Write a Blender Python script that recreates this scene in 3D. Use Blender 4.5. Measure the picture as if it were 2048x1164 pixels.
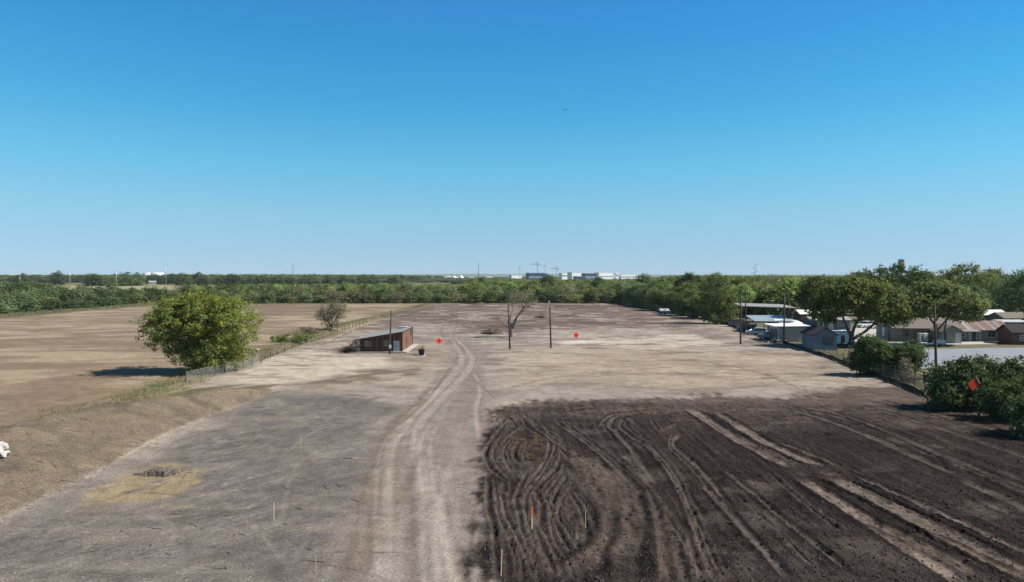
import bpy, bmesh, math, random
import numpy as np
from mathutils import Vector, Matrix

# ------------------------------------------------------------------ scene clear
for o in list(bpy.data.objects):
    bpy.data.objects.remove(o, do_unlink=True)
SC = bpy.context.scene
COL = SC.collection

# ------------------------------------------------------------------ camera
CAM_H = 13.0            # drone height above the ground
FPX = 1365.0            # focal length in photo pixels (2048 wide): 24 mm equivalent
HORIZON = 552.0
PITCH = math.atan((582.0 - HORIZON) / FPX)
cam_d = bpy.data.cameras.new('camera')
cam_d.sensor_width = 36.0
cam_d.lens = 36.0 * FPX / 2048.0
cam_d.clip_start = 0.5
cam_d.clip_end = 40000.0
cam = bpy.data.objects.new('camera', cam_d)
cam.location = (0, 0, CAM_H)
cam.rotation_euler = (math.pi / 2 - PITCH, 0, 0)
COL.objects.link(cam)
SC.camera = cam

# ------------------------------------------------------------------ sky and sun
SUN_EL = math.radians(46.0)
SUN_AZ = math.radians(-3.0)     # measured from +X (right of the picture) towards +Y (away)
SUN_DIR = Vector((math.cos(SUN_EL) * math.cos(SUN_AZ), math.cos(SUN_EL) * math.sin(SUN_AZ), math.sin(SUN_EL)))
W = bpy.data.worlds.new('World')
SC.world = W
W.use_nodes = True
wn = W.node_tree
wn.nodes.clear()
sky = wn.nodes.new('ShaderNodeTexSky')
sky.sky_type = 'NISHITA'
sky.sun_disc = False
sky.sun_elevation = SUN_EL
sky.sun_rotation = math.pi / 2 - SUN_AZ
sky.altitude = 200.0
sky.air_density = 1.0
sky.dust_density = 0.02
sky.ozone_density = 1.5
# camera-like response of the sky: compressed contrast, deeper blue higher up (same all the way round)
gm = wn.nodes.new('ShaderNodeGamma')
gm.inputs['Gamma'].default_value = 0.55
wtc = wn.nodes.new('ShaderNodeTexCoord')
wsx = wn.nodes.new('ShaderNodeSeparateXYZ')
rmp = wn.nodes.new('ShaderNodeValToRGB')
RAMP = [(0.0, (1.016, 1.64, 2.55)), (0.038, (1.0, 1.63, 2.33)), (0.082, (1.0, 1.77, 2.27)), (0.153, (0.68, 1.90, 2.45)),
        (0.236, (0.37, 1.69, 2.48)), (0.314, (0.265, 1.49, 2.47)), (0.37, (0.28, 1.38, 2.50)), (0.6, (0.38, 0.80, 1.1)), (1.0, (0.42, 0.53, 0.64))]
els = rmp.color_ramp.elements
while len(els) > 1:
    els.remove(els[-1])
for i, (p, c) in enumerate(RAMP):
    e = els[0] if i == 0 else els.new(p)
    e.position = p
    e.color = (*[q / 2.6 for q in c], 1)
mul = wn.nodes.new('ShaderNodeMix')
mul.data_type = 'RGBA'
mul.blend_type = 'MULTIPLY'
mul.inputs['Factor'].default_value = 1.0
bg = wn.nodes.new('ShaderNodeBackground')
bg.inputs['Strength'].default_value = 0.086
wo = wn.nodes.new('ShaderNodeOutputWorld')
wn.links.new(sky.outputs[0], gm.inputs['Color'])
wn.links.new(wtc.outputs['Generated'], wsx.inputs[0])
wn.links.new(wsx.outputs['Z'], rmp.inputs['Fac'])
wn.links.new(gm.outputs[0], mul.inputs['A'])
wn.links.new(rmp.outputs[0], mul.inputs['B'])
vsc = wn.nodes.new('ShaderNodeVectorMath')
vsc.operation = 'SCALE'
vsc.inputs['Scale'].default_value = 2.6
wn.links.new(mul.outputs['Result'], vsc.inputs[0])
wn.links.new(vsc.outputs[0], bg.inputs['Color'])
wn.links.new(bg.outputs[0], wo.inputs['Surface'])

sun_d = bpy.data.lights.new('sun', 'SUN')
sun_d.energy = 5.0
sun_d.angle = math.radians(0.5)
sun_d.color = (1.0, 0.94, 0.84)
sun = bpy.data.objects.new('sun', sun_d)
sun.rotation_euler = SUN_DIR.to_track_quat('Z', 'Y').to_euler()
sun.location = (60, 20, 80)
COL.objects.link(sun)

SC.view_settings.view_transform = 'Standard'
SC.view_settings.look = 'None'
SC.view_settings.exposure = 0.5
SC.view_settings.gamma = 1.0
SC.view_settings.use_curve_mapping = False
try:
    SC.cycles.volume_bounces = 0
    SC.cycles.max_bounces = 6
    SC.cycles.transparent_max_bounces = 12
except Exception:
    pass

# ------------------------------------------------------------------ helpers
def gp(u, v, z=0.0):
    """Where the sight line of photo point (u, v) meets the level z: used to survey the site."""
    x = (u - 1024.0) / FPX
    y = -(v - 582.0) / FPX
    cp, sp = math.cos(PITCH), math.sin(PITCH)
    dy = cp + y * sp
    dz = -sp + y * cp
    t = (z - CAM_H) / dz
    return (x * t, dy * t)

def lin(c):
    c = c / 255.0
    return c / 12.92 if c <= 0.04045 else ((c + 0.055) / 1.055) ** 2.4

def S(r, g, b, k=1.0):
    return (lin(r) * k, lin(g) * k, lin(b) * k)

def link(o, parent=None):
    COL.objects.link(o)
    if parent is not None:
        o.parent = parent
    return o

def tag(o, label=None, cat=None, group=None, kind=None):
    if label:
        o['label'] = label
    if cat:
        o['category'] = cat
    if group:
        o['group'] = group
    if kind:
        o['kind'] = kind
    return o

def thing(name, label, cat, loc=(0, 0, 0), rz=0.0, group=None):
    o = bpy.data.objects.new(name, None)
    o.empty_display_size = 0.3
    o.location = loc
    o.rotation_euler = (0, 0, rz)
    link(o)
    return tag(o, label, cat, group)

class MB:
    """Collects shapes; build() links them as one mesh object."""
    def __init__(self):
        self.v = []
        self.f = []
    def add(self, vs, fs):
        b = len(self.v)
        self.v.extend([tuple(p) for p in vs])
        self.f.extend([tuple(i + b for i in f) for f in fs])
        return self
    def box(self, x0, x1, y0, y1, z0, z1):
        vs = [(x0, y0, z0), (x1, y0, z0), (x1, y1, z0), (x0, y1, z0), (x0, y0, z1), (x1, y0, z1), (x1, y1, z1), (x0, y1, z1)]
        return self.add(vs, [(3, 2, 1, 0), (4, 5, 6, 7), (0, 1, 5, 4), (1, 2, 6, 5), (2, 3, 7, 6), (3, 0, 4, 7)])
    def hull8(self, vs):
        return self.add(vs, [(3, 2, 1, 0), (4, 5, 6, 7), (0, 1, 5, 4), (1, 2, 6, 5), (2, 3, 7, 6), (3, 0, 4, 7)])
    def prism(self, prof, axis, a, b):
        """prof: list of 2-D points, extruded along axis 'x' or 'y' from a to b."""
        n = len(prof)
        if axis == 'x':
            vs = [(a, p[0], p[1]) for p in prof] + [(b, p[0], p[1]) for p in prof]
        elif axis == 'y':
            vs = [(p[0], a, p[1]) for p in prof] + [(p[0], b, p[1]) for p in prof]
        else:
            vs = [(p[0], p[1], a) for p in prof] + [(p[0], p[1], b) for p in prof]
        fs = [tuple(range(n)), tuple(range(2 * n - 1, n - 1, -1))]
        for i in range(n):
            j = (i + 1) % n
            fs.append((i, j, n + j, n + i))
        return self.add(vs, fs)
    def tube(self, pts, rad, n=6, cap=True):
        pts = [Vector(p) for p in pts]
        if not hasattr(rad, '__len__'):
            rad = [rad] * len(pts)
        vs, fs = [], []
        for i, p in enumerate(pts):
            d = (pts[min(i + 1, len(pts) - 1)] - pts[max(i - 1, 0)])
            if d.length < 1e-6:
                d = Vector((0, 0, 1))
            d.normalize()
            a = d.cross(Vector((0, 0, 1)) if abs(d.z) < 0.9 else Vector((1, 0, 0))).normalized()
            b = d.cross(a)
            for k in range(n):
                t = 2 * math.pi * k / n
                vs.append(p + a * (math.cos(t) * rad[i]) + b * (math.sin(t) * rad[i]))
        for i in range(len(pts) - 1):
            for k in range(n):
                q = (k + 1) % n
                fs.append((i * n + k, i * n + q, (i + 1) * n + q, (i + 1) * n + k))
        if cap:
            fs.append(tuple(range(n - 1, -1, -1)))
            m = (len(pts) - 1) * n
            fs.append(tuple(range(m, m + n)))
        return self.add(vs, fs)
    def lathe(self, prof, n=16, c=(0, 0, 0)):
        vs, fs = [], []
        for r, z in prof:
            for k in range(n):
                t = 2 * math.pi * k / n
                vs.append((c[0] + r * math.cos(t), c[1] + r * math.sin(t), c[2] + z))
        for i in range(len(prof) - 1):
            for k in range(n):
                q = (k + 1) % n
                fs.append((i * n + k, i * n + q, (i + 1) * n + q, (i + 1) * n + k))
        fs.append(tuple(range(n - 1, -1, -1)))
        m = (len(prof) - 1) * n
        fs.append(tuple(range(m, m + n)))
        return self.add(vs, fs)
    def mesh(self, name, smooth=False):
        me = bpy.data.meshes.new(name)
        me.from_pydata([tuple(p) for p in self.v], [], self.f)
        bm = bmesh.new()
        bm.from_mesh(me)
        bmesh.ops.recalc_face_normals(bm, faces=bm.faces)
        bm.to_mesh(me)
        bm.free()
        if smooth:
            me.shade_smooth()
        return me
    def build(self, name, mat, parent=None, smooth=False, bevel=0.0):
        me = self.mesh(name, smooth)
        if mat:
            me.materials.append(mat)
        o = bpy.data.objects.new(name, me)
        link(o, parent)
        if bevel:
            m = o.modifiers.new('bevel', 'BEVEL')
            m.width = bevel
            m.segments = 2
            m.limit_method = 'ANGLE'
        return o

def copy_tree(o, parent=None):
    c = o.copy()
    COL.objects.link(c)
    c.parent = parent
    for ch in list(o.children):
        copy_tree(ch, c)
    return c

# ------------------------------------------------------------------ materials
def mat_new(name):
    m = bpy.data.materials.new(name)
    m.use_nodes = True
    nt = m.node_tree
    b = nt.nodes['Principled BSDF']
    return m, nt, b

def mat(name, col, rough=0.8, var=0.25, scale=3.0, metal=0.0, bump=0.0, spec=0.3, stretch=(1, 1, 1)):
    """Plain procedural material: colour broken up by two noises, a little relief."""
    m, nt, b = mat_new(name)
    tc = nt.nodes.new('ShaderNodeTexCoord')
    mp = nt.nodes.new('ShaderNodeMapping')
    mp.inputs['Scale'].default_value = stretch
    nt.links.new(tc.outputs['Object'], mp.inputs['Vector'])
    n1 = nt.nodes.new('ShaderNodeTexNoise')
    n1.inputs['Scale'].default_value = scale
    n1.inputs['Detail'].default_value = 5
    nt.links.new(mp.outputs[0], n1.inputs['Vector'])
    mx = nt.nodes.new('ShaderNodeMix')
    mx.data_type = 'RGBA'
    mx.inputs['A'].default_value = (*[c * (1 - var) for c in col], 1)
    mx.inputs['B'].default_value = (*[min(1, c * (1 + var)) for c in col], 1)
    nt.links.new(n1.outputs['Fac'], mx.inputs['Factor'])
    nt.links.new(mx.outputs['Result'], b.inputs['Base Color'])
    b.inputs['Roughness'].default_value = rough
    b.inputs['Metallic'].default_value = metal
    b.inputs['Specular IOR Level'].default_value = spec
    if bump:
        bp = nt.nodes.new('ShaderNodeBump')
        bp.inputs['Strength'].default_value = bump
        bp.inputs['Distance'].default_value = 0.05
        nt.links.new(n1.outputs['Fac'], bp.inputs['Height'])
        nt.links.new(bp.outputs[0], b.inputs['Normal'])
    return m

# ------------------------------------------------------------------ numpy noise
def _hash(ix, iy, seed):
    h = ix * np.uint32(374761393) + iy * np.uint32(668265263) + np.uint32((seed * 1274126177) & 0xffffffff)
    h = (h ^ (h >> np.uint32(13))) * np.uint32(1274126177)
    h = h ^ (h >> np.uint32(16))
    return (h & np.uint32(0xffff)).astype(np.float32) / np.float32(65535.0)

def vnoise(x, y, seed=0):
    fx = np.floor(x)
    fy = np.floor(y)
    tx = (x - fx).astype(np.float32)
    ty = (y - fy).astype(np.float32)
    tx = tx * tx * (3 - 2 * tx)
    ty = ty * ty * (3 - 2 * ty)
    ix = fx.astype(np.int64).astype(np.uint32)
    iy = fy.astype(np.int64).astype(np.uint32)
    a = _hash(ix, iy, seed)
    ix1 = ix + np.uint32(1)
    iy1 = iy + np.uint32(1)
    b = _hash(ix1, iy, seed)
    c = _hash(ix, iy1, seed)
    d = _hash(ix1, iy1, seed)
    return (a * (1 - tx) + b * tx) * (1 - ty) + (c * (1 - tx) + d * tx) * ty

def fbm(x, y, seed=0, octv=4, gain=0.5):
    s = 0.0
    a = 1.0
    t = 0.0
    for i in range(octv):
        c, q = math.cos(0.6 + 0.9 * i), math.sin(0.6 + 0.9 * i)
        s = s + a * vnoise((x * c - y * q) * 2 ** i + 17.3 * i, (x * q + y * c) * 2 ** i - 9.1 * i, seed + i * 7)
        t += a
        a *= gain
    return s / t

def sstep(e0, e1, x):
    t = np.clip((x - e0) / (e1 - e0), 0, 1)
    return t * t * (3 - 2 * t)

def catmull(pts, step=0.4):
    P = [np.array(p, float) for p in pts]
    P = [2 * P[0] - P[1]] + P + [2 * P[-1] - P[-2]]
    out = []
    for i in range(1, len(P) - 2):
        n = max(2, int(np.linalg.norm(P[i + 1] - P[i]) / step))
        for k in range(n):
            t = k / n
            out.append(0.5 * ((2 * P[i]) + (-P[i - 1] + P[i + 1]) * t + (2 * P[i - 1] - 5 * P[i] + 4 * P[i + 1] - P[i + 2]) * t * t
                              + (-P[i - 1] + 3 * P[i] - 3 * P[i + 1] + P[i + 2]) * t ** 3))
    out.append(P[-2])
    return np.array(out)
# ================================================================== GROUND
def axis(segs):
    out = [segs[0][0]]
    for a, b, d in segs:
        n = max(1, int(round((b - a) / d)))
        out.extend([a + (b - a) * (i + 1) / n for i in range(n)])
    return np.array(out)

def geom(a, b, n):
    return list(a * (b / a) ** (np.arange(1, n + 1) / n))

_xr = axis([(0, 24, 0.105), (24, 34, 0.16), (34, 60, 0.30), (60, 150, 0.75), (150, 300, 2.2)])
_xl = axis([(0, 2.1, 0.105), (2.1, 30, 0.17), (30, 60, 0.30), (60, 150, 0.75), (150, 300, 2.2)])
XS = np.concatenate([-np.array(geom(300, 12000, 34))[::-1], -_xl[:0:-1], _xr, geom(300, 12000, 34)])
YS = np.concatenate([axis([(-60, 24, 3.0), (24, 48, 0.115), (48, 80, 0.25), (80, 140, 0.5), (140, 345, 1.5)]), geom(345, 14000, 50)])
GX, GY = np.meshgrid(XS, YS)
NY, NX = GX.shape
GH = np.zeros_like(GX, dtype=np.float32)
GC = np.zeros((NY, NX, 3), dtype=np.float32)
GR = np.full((NY, NX), 0.35, dtype=np.float32)      # how cloddy the soil is

def poly_sd(poly, wx, wy):
    """Signed distance to a polygon (positive inside)."""
    d = np.full(wx.shape, 1e9, dtype=np.float32)
    inside = np.zeros(wx.shape, dtype=bool)
    n = len(poly)
    for i in range(n):
        ax, ay = poly[i]
        bx, by = poly[(i + 1) % n]
        ex, ey = bx - ax, by - ay
        t = np.clip(((wx - ax) * ex + (wy - ay) * ey) / (ex * ex + ey * ey + 1e-9), 0, 1)
        d = np.minimum(d, np.hypot(wx - ax - t * ex, wy - ay - t * ey))
        if abs(ey) > 1e-9:
            c = ((ay > wy) != (by > wy)) & (wx < ex * (wy - ay) / ey + ax)
            inside ^= c
    return np.where(inside, d, -d)

def region(px, soft, amp, scale, seed):
    pts = [gp(u, v) for u, v in px]
    xs = [p[0] for p in pts]
    ys = [p[1] for p in pts]
    r = soft + amp + 1
    i0, i1 = np.searchsorted(XS, [min(xs) - r, max(xs) + r])
    j0, j1 = np.searchsorted(YS, [min(ys) - r, max(ys) + r])
    out = np.zeros(GX.shape, dtype=np.float32)
    sl = (slice(j0, j1), slice(i0, i1))
    x, y = GX[sl], GY[sl]
    wx = x + amp * (fbm(x * scale, y * scale, seed, 3) - 0.5) * 2
    wy = y + amp * (fbm(x * scale + 40, y * scale, seed + 3, 3) - 0.5) * 2
    out[sl] = sstep(-soft, soft, poly_sd(pts, wx, wy))
    return out

def paint(mask, col, k=1.0):
    c = np.array(col, dtype=np.float32)
    m = (mask * k)[..., None]
    GC[:] = GC * (1 - m) + c * m

def shade_var(m, amt):
    GC[:] = GC * (1 + (m - 0.5)[..., None] * 2 * amt)

AL = (0.605, 0.598, 0.590)       # photo colour -> soil albedo
def T(r, g, b):
    return (lin(r) * AL[0], lin(g) * AL[1], lin(b) * AL[2])

_wp = (fbm(GX * 0.02, GY * 0.02, 10, 3) - 0.5) * 30
streak_x = fbm(GX * 0.07, GY * 0.16 + _wp * 0.16, 11, 5)
streak_x2 = fbm(GX * 0.16 + 3, GY * 0.4 + _wp * 0.3, 13, 5, 0.6)
blot = fbm(GX * 0.06, GY * 0.06, 15, 5)
blot2 = fbm(GX * 0.35, GY * 0.35, 17, 4)
fine = fbm(GX * 1.6, GY * 1.6, 19, 4)
streak_y = fbm(GX * 1.1, GY * 0.05, 21, 4)
streak_y2 = fbm(GX * 2.6, GY * 0.12, 23, 3)
# --- far land: dry grass under the woods
GC[:] = np.array(T(122, 118, 84), dtype=np.float32)
paint(sstep(0.45, 0.6, fbm(GX * 0.004, GY * 0.004, 5, 4)), T(150, 142, 104), 0.8)
# pale meadow beyond the left belt
paint(sstep(430, 470, GY) * sstep(980, 900, GY) * sstep(-0.30, -0.36, GX / np.maximum(GY, 1)), T(188, 184, 142), 0.85)
# --- left mown field
m = region([(-700, 720), (0, 637), (300, 612), (860, 606), (690, 668), (520, 722), (360, 772), (0, 905), (-900, 1300)], 1.2, 2.0, 0.12, 31)
paint(m, T(160, 142, 121))
paint(m * sstep(0.48, 0.6, streak_x), T(190, 172, 146), 0.8)
paint(m * sstep(0.5, 0.36, streak_x), T(143, 122, 103), 0.65)
paint(m * sstep(0.55, 0.7, streak_x2), T(180, 163, 138), 0.5)
paint(m * sstep(0.56, 0.7, blot), T(150, 128, 106), 0.6)
m2 = region([(505, 640), (690, 612), (640, 606), (510, 608)], 4, 6, 0.05, 33)
paint(m2, T(133, 112, 98), 0.6)
# --- cleared site
SITE = [(850, 606), (1235, 606), (1445, 641), (1620, 701), (1742, 750), (1870, 795), (2048, 855), (2300, 965), (3400, 1500), (1024, 3500), (-1800, 2500), (-900, 1250), (-500, 1060), (60, 872), (330, 800), (508, 768), (380, 778), (430, 748), (505, 722), (690, 666)]
m = region(SITE, 0.8, 1.0, 0.2, 35)
M_SITE = m
paint(m, T(174, 162, 151))
paint(m * sstep(0.5, 0.7, streak_x), T(196, 181, 166), 0.6)
paint(m * sstep(0.5, 0.34, streak_x2), T(134, 117, 103), 0.55)
# far brown part of the site
mf = region([(830, 606), (1236, 606), (1440, 640), (1320, 658), (1150, 662), (960, 668), (860, 650), (700, 668), (780, 640)], 8, 14, 0.03, 37) * m
paint(mf, T(128, 110, 100), 0.9)
paint(mf * sstep(0.5, 0.66, streak_x), T(172, 154, 138), 0.7)
paint(mf * sstep(0.5, 0.38, streak_x2), T(108, 92, 83), 0.7)
paint(mf * sstep(0.56, 0.66, fbm(GX * 0.03, GY * 0.12, 38, 4)), T(104, 88, 80), 0.75)
paint(region([(1090, 620), (1250, 618), (1260, 610), (1090, 611)], 5, 6, .05, 36) * m, T(88, 75, 68), 0.55)
# mottling of the middle ground: damp brown and dusty pale patches
_mm = m * sstep(70, 95, GY)
_n1 = fbm(GX * 0.10 + 7, GY * 0.20, 101, 5, 0.62)
_n2 = fbm(GX * 0.17 - 5, GY * 0.30, 103, 5, 0.62)
paint(_mm * sstep(0.54, 0.62, _n1), T(136, 120, 108), 0.55)
paint(_mm * sstep(0.56, 0.64, _n2), T(202, 190, 178), 0.55)
paint(_mm * sstep(0.42, 0.34, _n2), T(120, 104, 94), 0.5)
# chalky pale parts
for px, k, c in [
    ([(455, 755), (520, 715), (610, 700), (700, 708), (790, 715), (820, 735), (700, 752), (560, 775)], 0.95, T(214, 200, 182)),
    ([(1000, 735), (1010, 722), (1150, 712), (1150, 728)], 0.75, T(214, 200, 182)),
    ([(1110, 683), (1200, 676), (1190, 688), (1120, 690)], 0.9, T(232, 222, 210)),
    ([(1200, 688), (1250, 672), (1380, 668), (1460, 690), (1300, 700), (1270, 696)], 0.75, T(222, 210, 196)),
    ([(1000, 760), (1000, 700), (1300, 690), (1620, 712), (1700, 760), (1300, 775)], 0.6, T(192, 174, 152)),
    ([(560, 790), (900, 745), (960, 700), (860, 690), (820, 720), (600, 775)], 0.5, T(190, 173, 154))]:
    r = region(px, 2.0, 3.0, 0.16, 41 + len(px)) * m
    paint(r * sstep(0.30, 0.55, 0.4 * streak_x2 + 0.6 * fbm(GX * 0.22, GY * 0.6, 43, 5, 0.6)), c, k)
paint(region([(590, 768), (690, 742), (820, 738), (830, 752), (720, 772)], 1.6, 2.4, 0.2, 47) * m * sstep(0.36, 0.6, blot2), T(126, 108, 96), 0.85)
paint(region([(650, 700), (700, 690), (720, 704), (690, 712)], 1.6, 2.4, 0.2, 48) * m * sstep(0.36, 0.6, blot2), T(126, 108, 96), 0.7)
# grey scraped ground, left foreground
mg = region([(-900, 1700), (-400, 1230), (0, 1055), (160, 968), (420, 850), (540, 785), (640, 790), (760, 815), (760, 880), (715, 1164), (700, 2400)], 2.2, 3.2, 0.2, 49) * m
gx2 = GX * 0.75 - GY * 0.66
gy2 = GX * 0.66 + GY * 0.75
gd = fbm(gx2 * 1.5, gy2 * 0.12, 51, 4)
gd2 = fbm(GX * 0.9, GY * 0.09, 53, 4)
gd3 = fbm(GX * 0.12, GY * 1.2, 54, 4)
paint(mg, T(131, 125, 119))
paint(mg * sstep(0.54, 0.62, gd), T(160, 151, 142), 0.5)
paint(mg * sstep(0.53, 0.60, gd2), T(114, 109, 106), 0.5)
paint(mg * sstep(0.56, 0.64, gd3), T(154, 145, 135), 0.5)
gd4 = fbm(gx2 * 4.5, gy2 * 0.30, 56, 3)
gd5 = fbm((GX * 0.9 + GY * 0.44) * 3.6, (GY * 0.9 - GX * 0.44) * 0.35, 59, 3)
paint(mg * sstep(0.56, 0.66, gd4), T(158, 150, 142), 0.32)
paint(mg * sstep(0.44, 0.36, gd4), T(114, 109, 105), 0.32)
paint(mg * sstep(0.58, 0.66, gd5), T(110, 104, 100), 0.35)
paint(mg * sstep(0.55, 0.68, blot), T(108, 104, 102), 0.55)
paint(mg * sstep(0.52, 0.66, blot2) * sstep(0.45, 0.55, gd3), T(150, 138, 122), 0.5)
GR[:] = np.where(mg > 0.5, 0.28, GR)
# bottom edge turns pale again
mb = region([(-300, 1150), (200, 1120), (560, 1090), (640, 1164), (700, 1500), (-600, 1500)], 1.0, 1.4, 0.3, 55) * m
paint(mb * sstep(0.4, 0.62, 0.5 * gd3 + 0.5 * blot2), T(160, 150, 136), 0.6)
# worn pale haul road up the middle
mr = region([(620, 2400), (640, 1164), (700, 1000), (750, 900), (840, 810), (895, 745), (905, 705), (880, 680), (930, 672), (965, 700), (985, 745), (975, 830), (965, 900), (975, 1000), (980, 1164), (1000, 2400)], 2.0, 1.6, 0.3, 57) * m
paint(mr, T(150, 140, 132), 0.8)
paint(mr * sstep(0.5, 0.66, streak_y2), T(168, 159, 151), 0.6)
paint(mr * sstep(0.5, 0.34, streak_y), T(146, 131, 118), 0.6)
paint(region([(690, 1164), (735, 960), (745, 880), (840, 795), (890, 745), (905, 735), (860, 790), (800, 870), (790, 960), (770, 1090)], 0.5, 0.8, 0.4, 59) * m, T(130, 115, 101), 0.7)
# dark moist soil, right foreground
md = region([(985, 2400), (975, 1164), (968, 1040), (962, 930), (958, 875), (985, 825), (1060, 800), (1240, 800), (1420, 788), (1560, 792), (1700, 772), (1790, 772), (1870, 797), (2048, 857), (2300, 967), (3400, 1500), (1200, 2800)], 3.0, 2.6, 0.16, 61) * m
md = sstep(0.16, 0.84, md + ((fbm(GX * 1.9, GY * 0.8, 64, 4, 0.6) - 0.5) * 0.8 + (fbm(GX * 0.4, GY * 0.5, 66, 5, 0.65) - 0.5) * 0.5) * (md > 0.02) * (md < 0.98)) * M_SITE
md = md * sstep(-3.1, -1.4, GX + (fbm(GX * 1.4, GY * 1.4, 68, 4, 0.65) - 0.5) * 1.8)
md = np.clip(md * (0.72 + 0.6 * sstep(0.3, 0.55, fbm(GX * 0.2, GY * 0.35, 62, 5))), 0, 1)
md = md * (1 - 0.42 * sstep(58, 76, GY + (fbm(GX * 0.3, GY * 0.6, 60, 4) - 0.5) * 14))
paint(md, T(70, 58, 52), 0.96)
sy3 = fbm(GX * 5.0 + 0.6 * fbm(GX * 0.3, GY * 0.3, 25, 2), GY * 0.22, 27, 3)
paint(md * sstep(0.5, 0.68, streak_y), T(96, 84, 77), 0.6)
paint(md * sstep(0.54, 0.7, sy3), T(100, 88, 80), 0.6)
paint(md * sstep(0.46, 0.3, sy3), T(44, 37, 34), 0.6)
paint(md * sstep(0.50, 0.36, streak_y2), T(54, 46, 42), 0.6)
paint(md * sstep(0.54, 0.68, blot2), T(56, 49, 47), 0.6)
paint(md * sstep(0.55, 0.7, blot), T(100, 88, 80), 0.4)
GR[:] = GR * (1 - md) + md
# half-dry fringe at the far side of the dark soil
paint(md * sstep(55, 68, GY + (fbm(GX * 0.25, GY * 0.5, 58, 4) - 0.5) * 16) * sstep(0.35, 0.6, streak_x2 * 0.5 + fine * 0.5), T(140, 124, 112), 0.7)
# sandy spot inside the dark soil
ms = region([(1020, 880), (1060, 866), (1105, 872), (1120, 900), (1095, 925), (1040, 925), (1010, 905)], 0.8, 1.0, 0.5, 63)
paint(ms * sstep(0.3, 0.6, fine), T(128, 112, 84), 0.75)
# straw patch beside the bank
ms = region([(140, 1000), (230, 950), (330, 925), (420, 932), (400, 955), (340, 985), (250, 1000)], 0.6, 1.2, 0.5, 65)
paint(ms * sstep(0.38, 0.56, blot2 * 0.6 + fine * 0.4), T(174, 156, 124), 0.9)
# --- strip between the site and the mown field: ditch with rough grass
DITCH = [gp(*p) for p in [(860, 607), (780, 628), (700, 655), (600, 690), (510, 726), (390, 765), (250, 812), (0, 905), (-500, 1120)]]
def poly_d(pts):
    d = np.full(GX.shape, 1e9, dtype=np.float32)
    for (ax, ay), (bx, by) in zip(pts[:-1], pts[1:]):
        ex, ey = bx - ax, by - ay
        t = np.clip(((GX - ax) * ex + (GY - ay) * ey) / (ex * ex + ey * ey), 0, 1)
        d = np.minimum(d, np.hypot(GX - ax - t * ex, GY - ay - t * ey))
    return d
dd = poly_d([gp(*p) for p in [(850, 609), (760, 632), (680, 650), (590, 682), (505, 712), (400, 748), (250, 800), (140, 830)]]) + (fbm(GX * 0.3, GY * 0.3, 67, 3) - 0.5) * 3
paint(sstep(4.0, 1.6, dd) * sstep(0.25, 0.5, blot2), T(136, 130, 92), 0.75)
GH -= 0.5 * sstep(2.2, 0.2, poly_d([gp(*p) for p in [(850, 609), (760, 634), (680, 658), (590, 688), (520, 712), (455, 735)]]))
# --- yard on the right
my = region([(1470, 640), (1630, 700), (1750, 750), (1885, 802), (2048, 855), (2300, 965), (2900, 960), (2600, 640), (2048, 610), (1600, 600), (1440, 606)], 1.0, 1.2, 0.2, 69)
paint(my, T(128, 124, 92))
paint(my * sstep(0.5, 0.64, blot), T(112, 122, 78), 0.8)
paint(my * sstep(0.5, 0.66, blot2), T(150, 134, 108), 0.6)
GR[:] = np.where(my > 0.5, 0.5, GR)
# --- tree belt floors: leaf litter and shade-loving scrub
mw = sstep(318, 330, GY + (fbm(GX * 0.06, GY * 0.06, 71, 3) - .5) * 10) * sstep(-330, -300, GX) * sstep(520, 480, GX) * sstep(760, 700, GY)
paint(mw, T(92, 88, 62), 0.85)

# --- relief: earth bank on the left, crest line, front slope towards the site
BANK = catmull([(-38.5, 14), (-37.5, 28), (-36.8, 42), (-35.6, 53), (-33.0, 62), (-30.2, 70), (-28.4, 77)], 1.0)
_bw = np.interp(np.linspace(0, 1, len(BANK)), [0, .3, .55, .72, .86, 1.0], [10.5, 10.0, 8.6, 5.6, 3.0, 1.3])
_bh = np.interp(np.linspace(0, 1, len(BANK)), [0, .3, .6, .8, .92, 1.0], [2.4, 2.3, 2.1, 1.7, 1.2, 0.15])
bd = np.full(GX.shape, 1e9, dtype=np.float32)
bs = np.zeros(GX.shape, dtype=np.float32)
side = np.zeros(GX.shape, dtype=np.float32)
sel = (GX > -60) & (GX < -10) & (GY > 10) & (GY < 95)
sx, sy = GX[sel], GY[sel]
b_d = np.full(sx.shape, 1e9)
b_s = np.zeros(sx.shape)
b_side = np.zeros(sx.shape)
for i in range(len(BANK) - 1):
    ax, ay = BANK[i]
    ex, ey = BANK[i + 1] - BANK[i]
    t = np.clip(((sx - ax) * ex + (sy - ay) * ey) / (ex * ex + ey * ey), 0, 1)
    d = np.hypot(sx - ax - t * ex, sy - ay - t * ey)
    u = d < b_d
    b_d[u] = d[u]
    b_s[u] = (i + t[u])
    b_side[u] = np.sign(ex * (sy - ay) - ey * (sx - ax))[u]
bd[sel], bs[sel], side[sel] = b_d, b_s, b_side
bn = (fbm(GX * 0.25, GY * 0.25, 73, 4) - 0.5)
wf = np.interp(bs, np.arange(len(BANK)), _bw) + 1.2 * bn
hh = np.interp(bs, np.arange(len(BANK)), _bh) * (1 + 0.25 * bn)
bw = np.where(side < 0, wf, 4.5)
prof = np.clip(1 - (bd + 0.5 * bn) / bw, 0, 1)
bank_h = hh * np.where(side < 0, np.minimum(1.0, prof * 1.12) ** 0.95, prof * prof * (3 - 2 * prof))
GH += bank_h
mk = sstep(0.0, 0.06, prof)
paint(mk, T(143, 128, 109))
paint(mk * sstep(0.5, 0.66, fbm(GX * 0.4, GY * 0.4, 75, 5, 0.6)), T(128, 116, 100), 0.6)
paint(mk * sstep(0.54, 0.68, blot2), T(112, 104, 94), 0.6)
paint(mk * sstep(0.55, 0.7, fine), T(142, 127, 108), 0.5)
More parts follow.
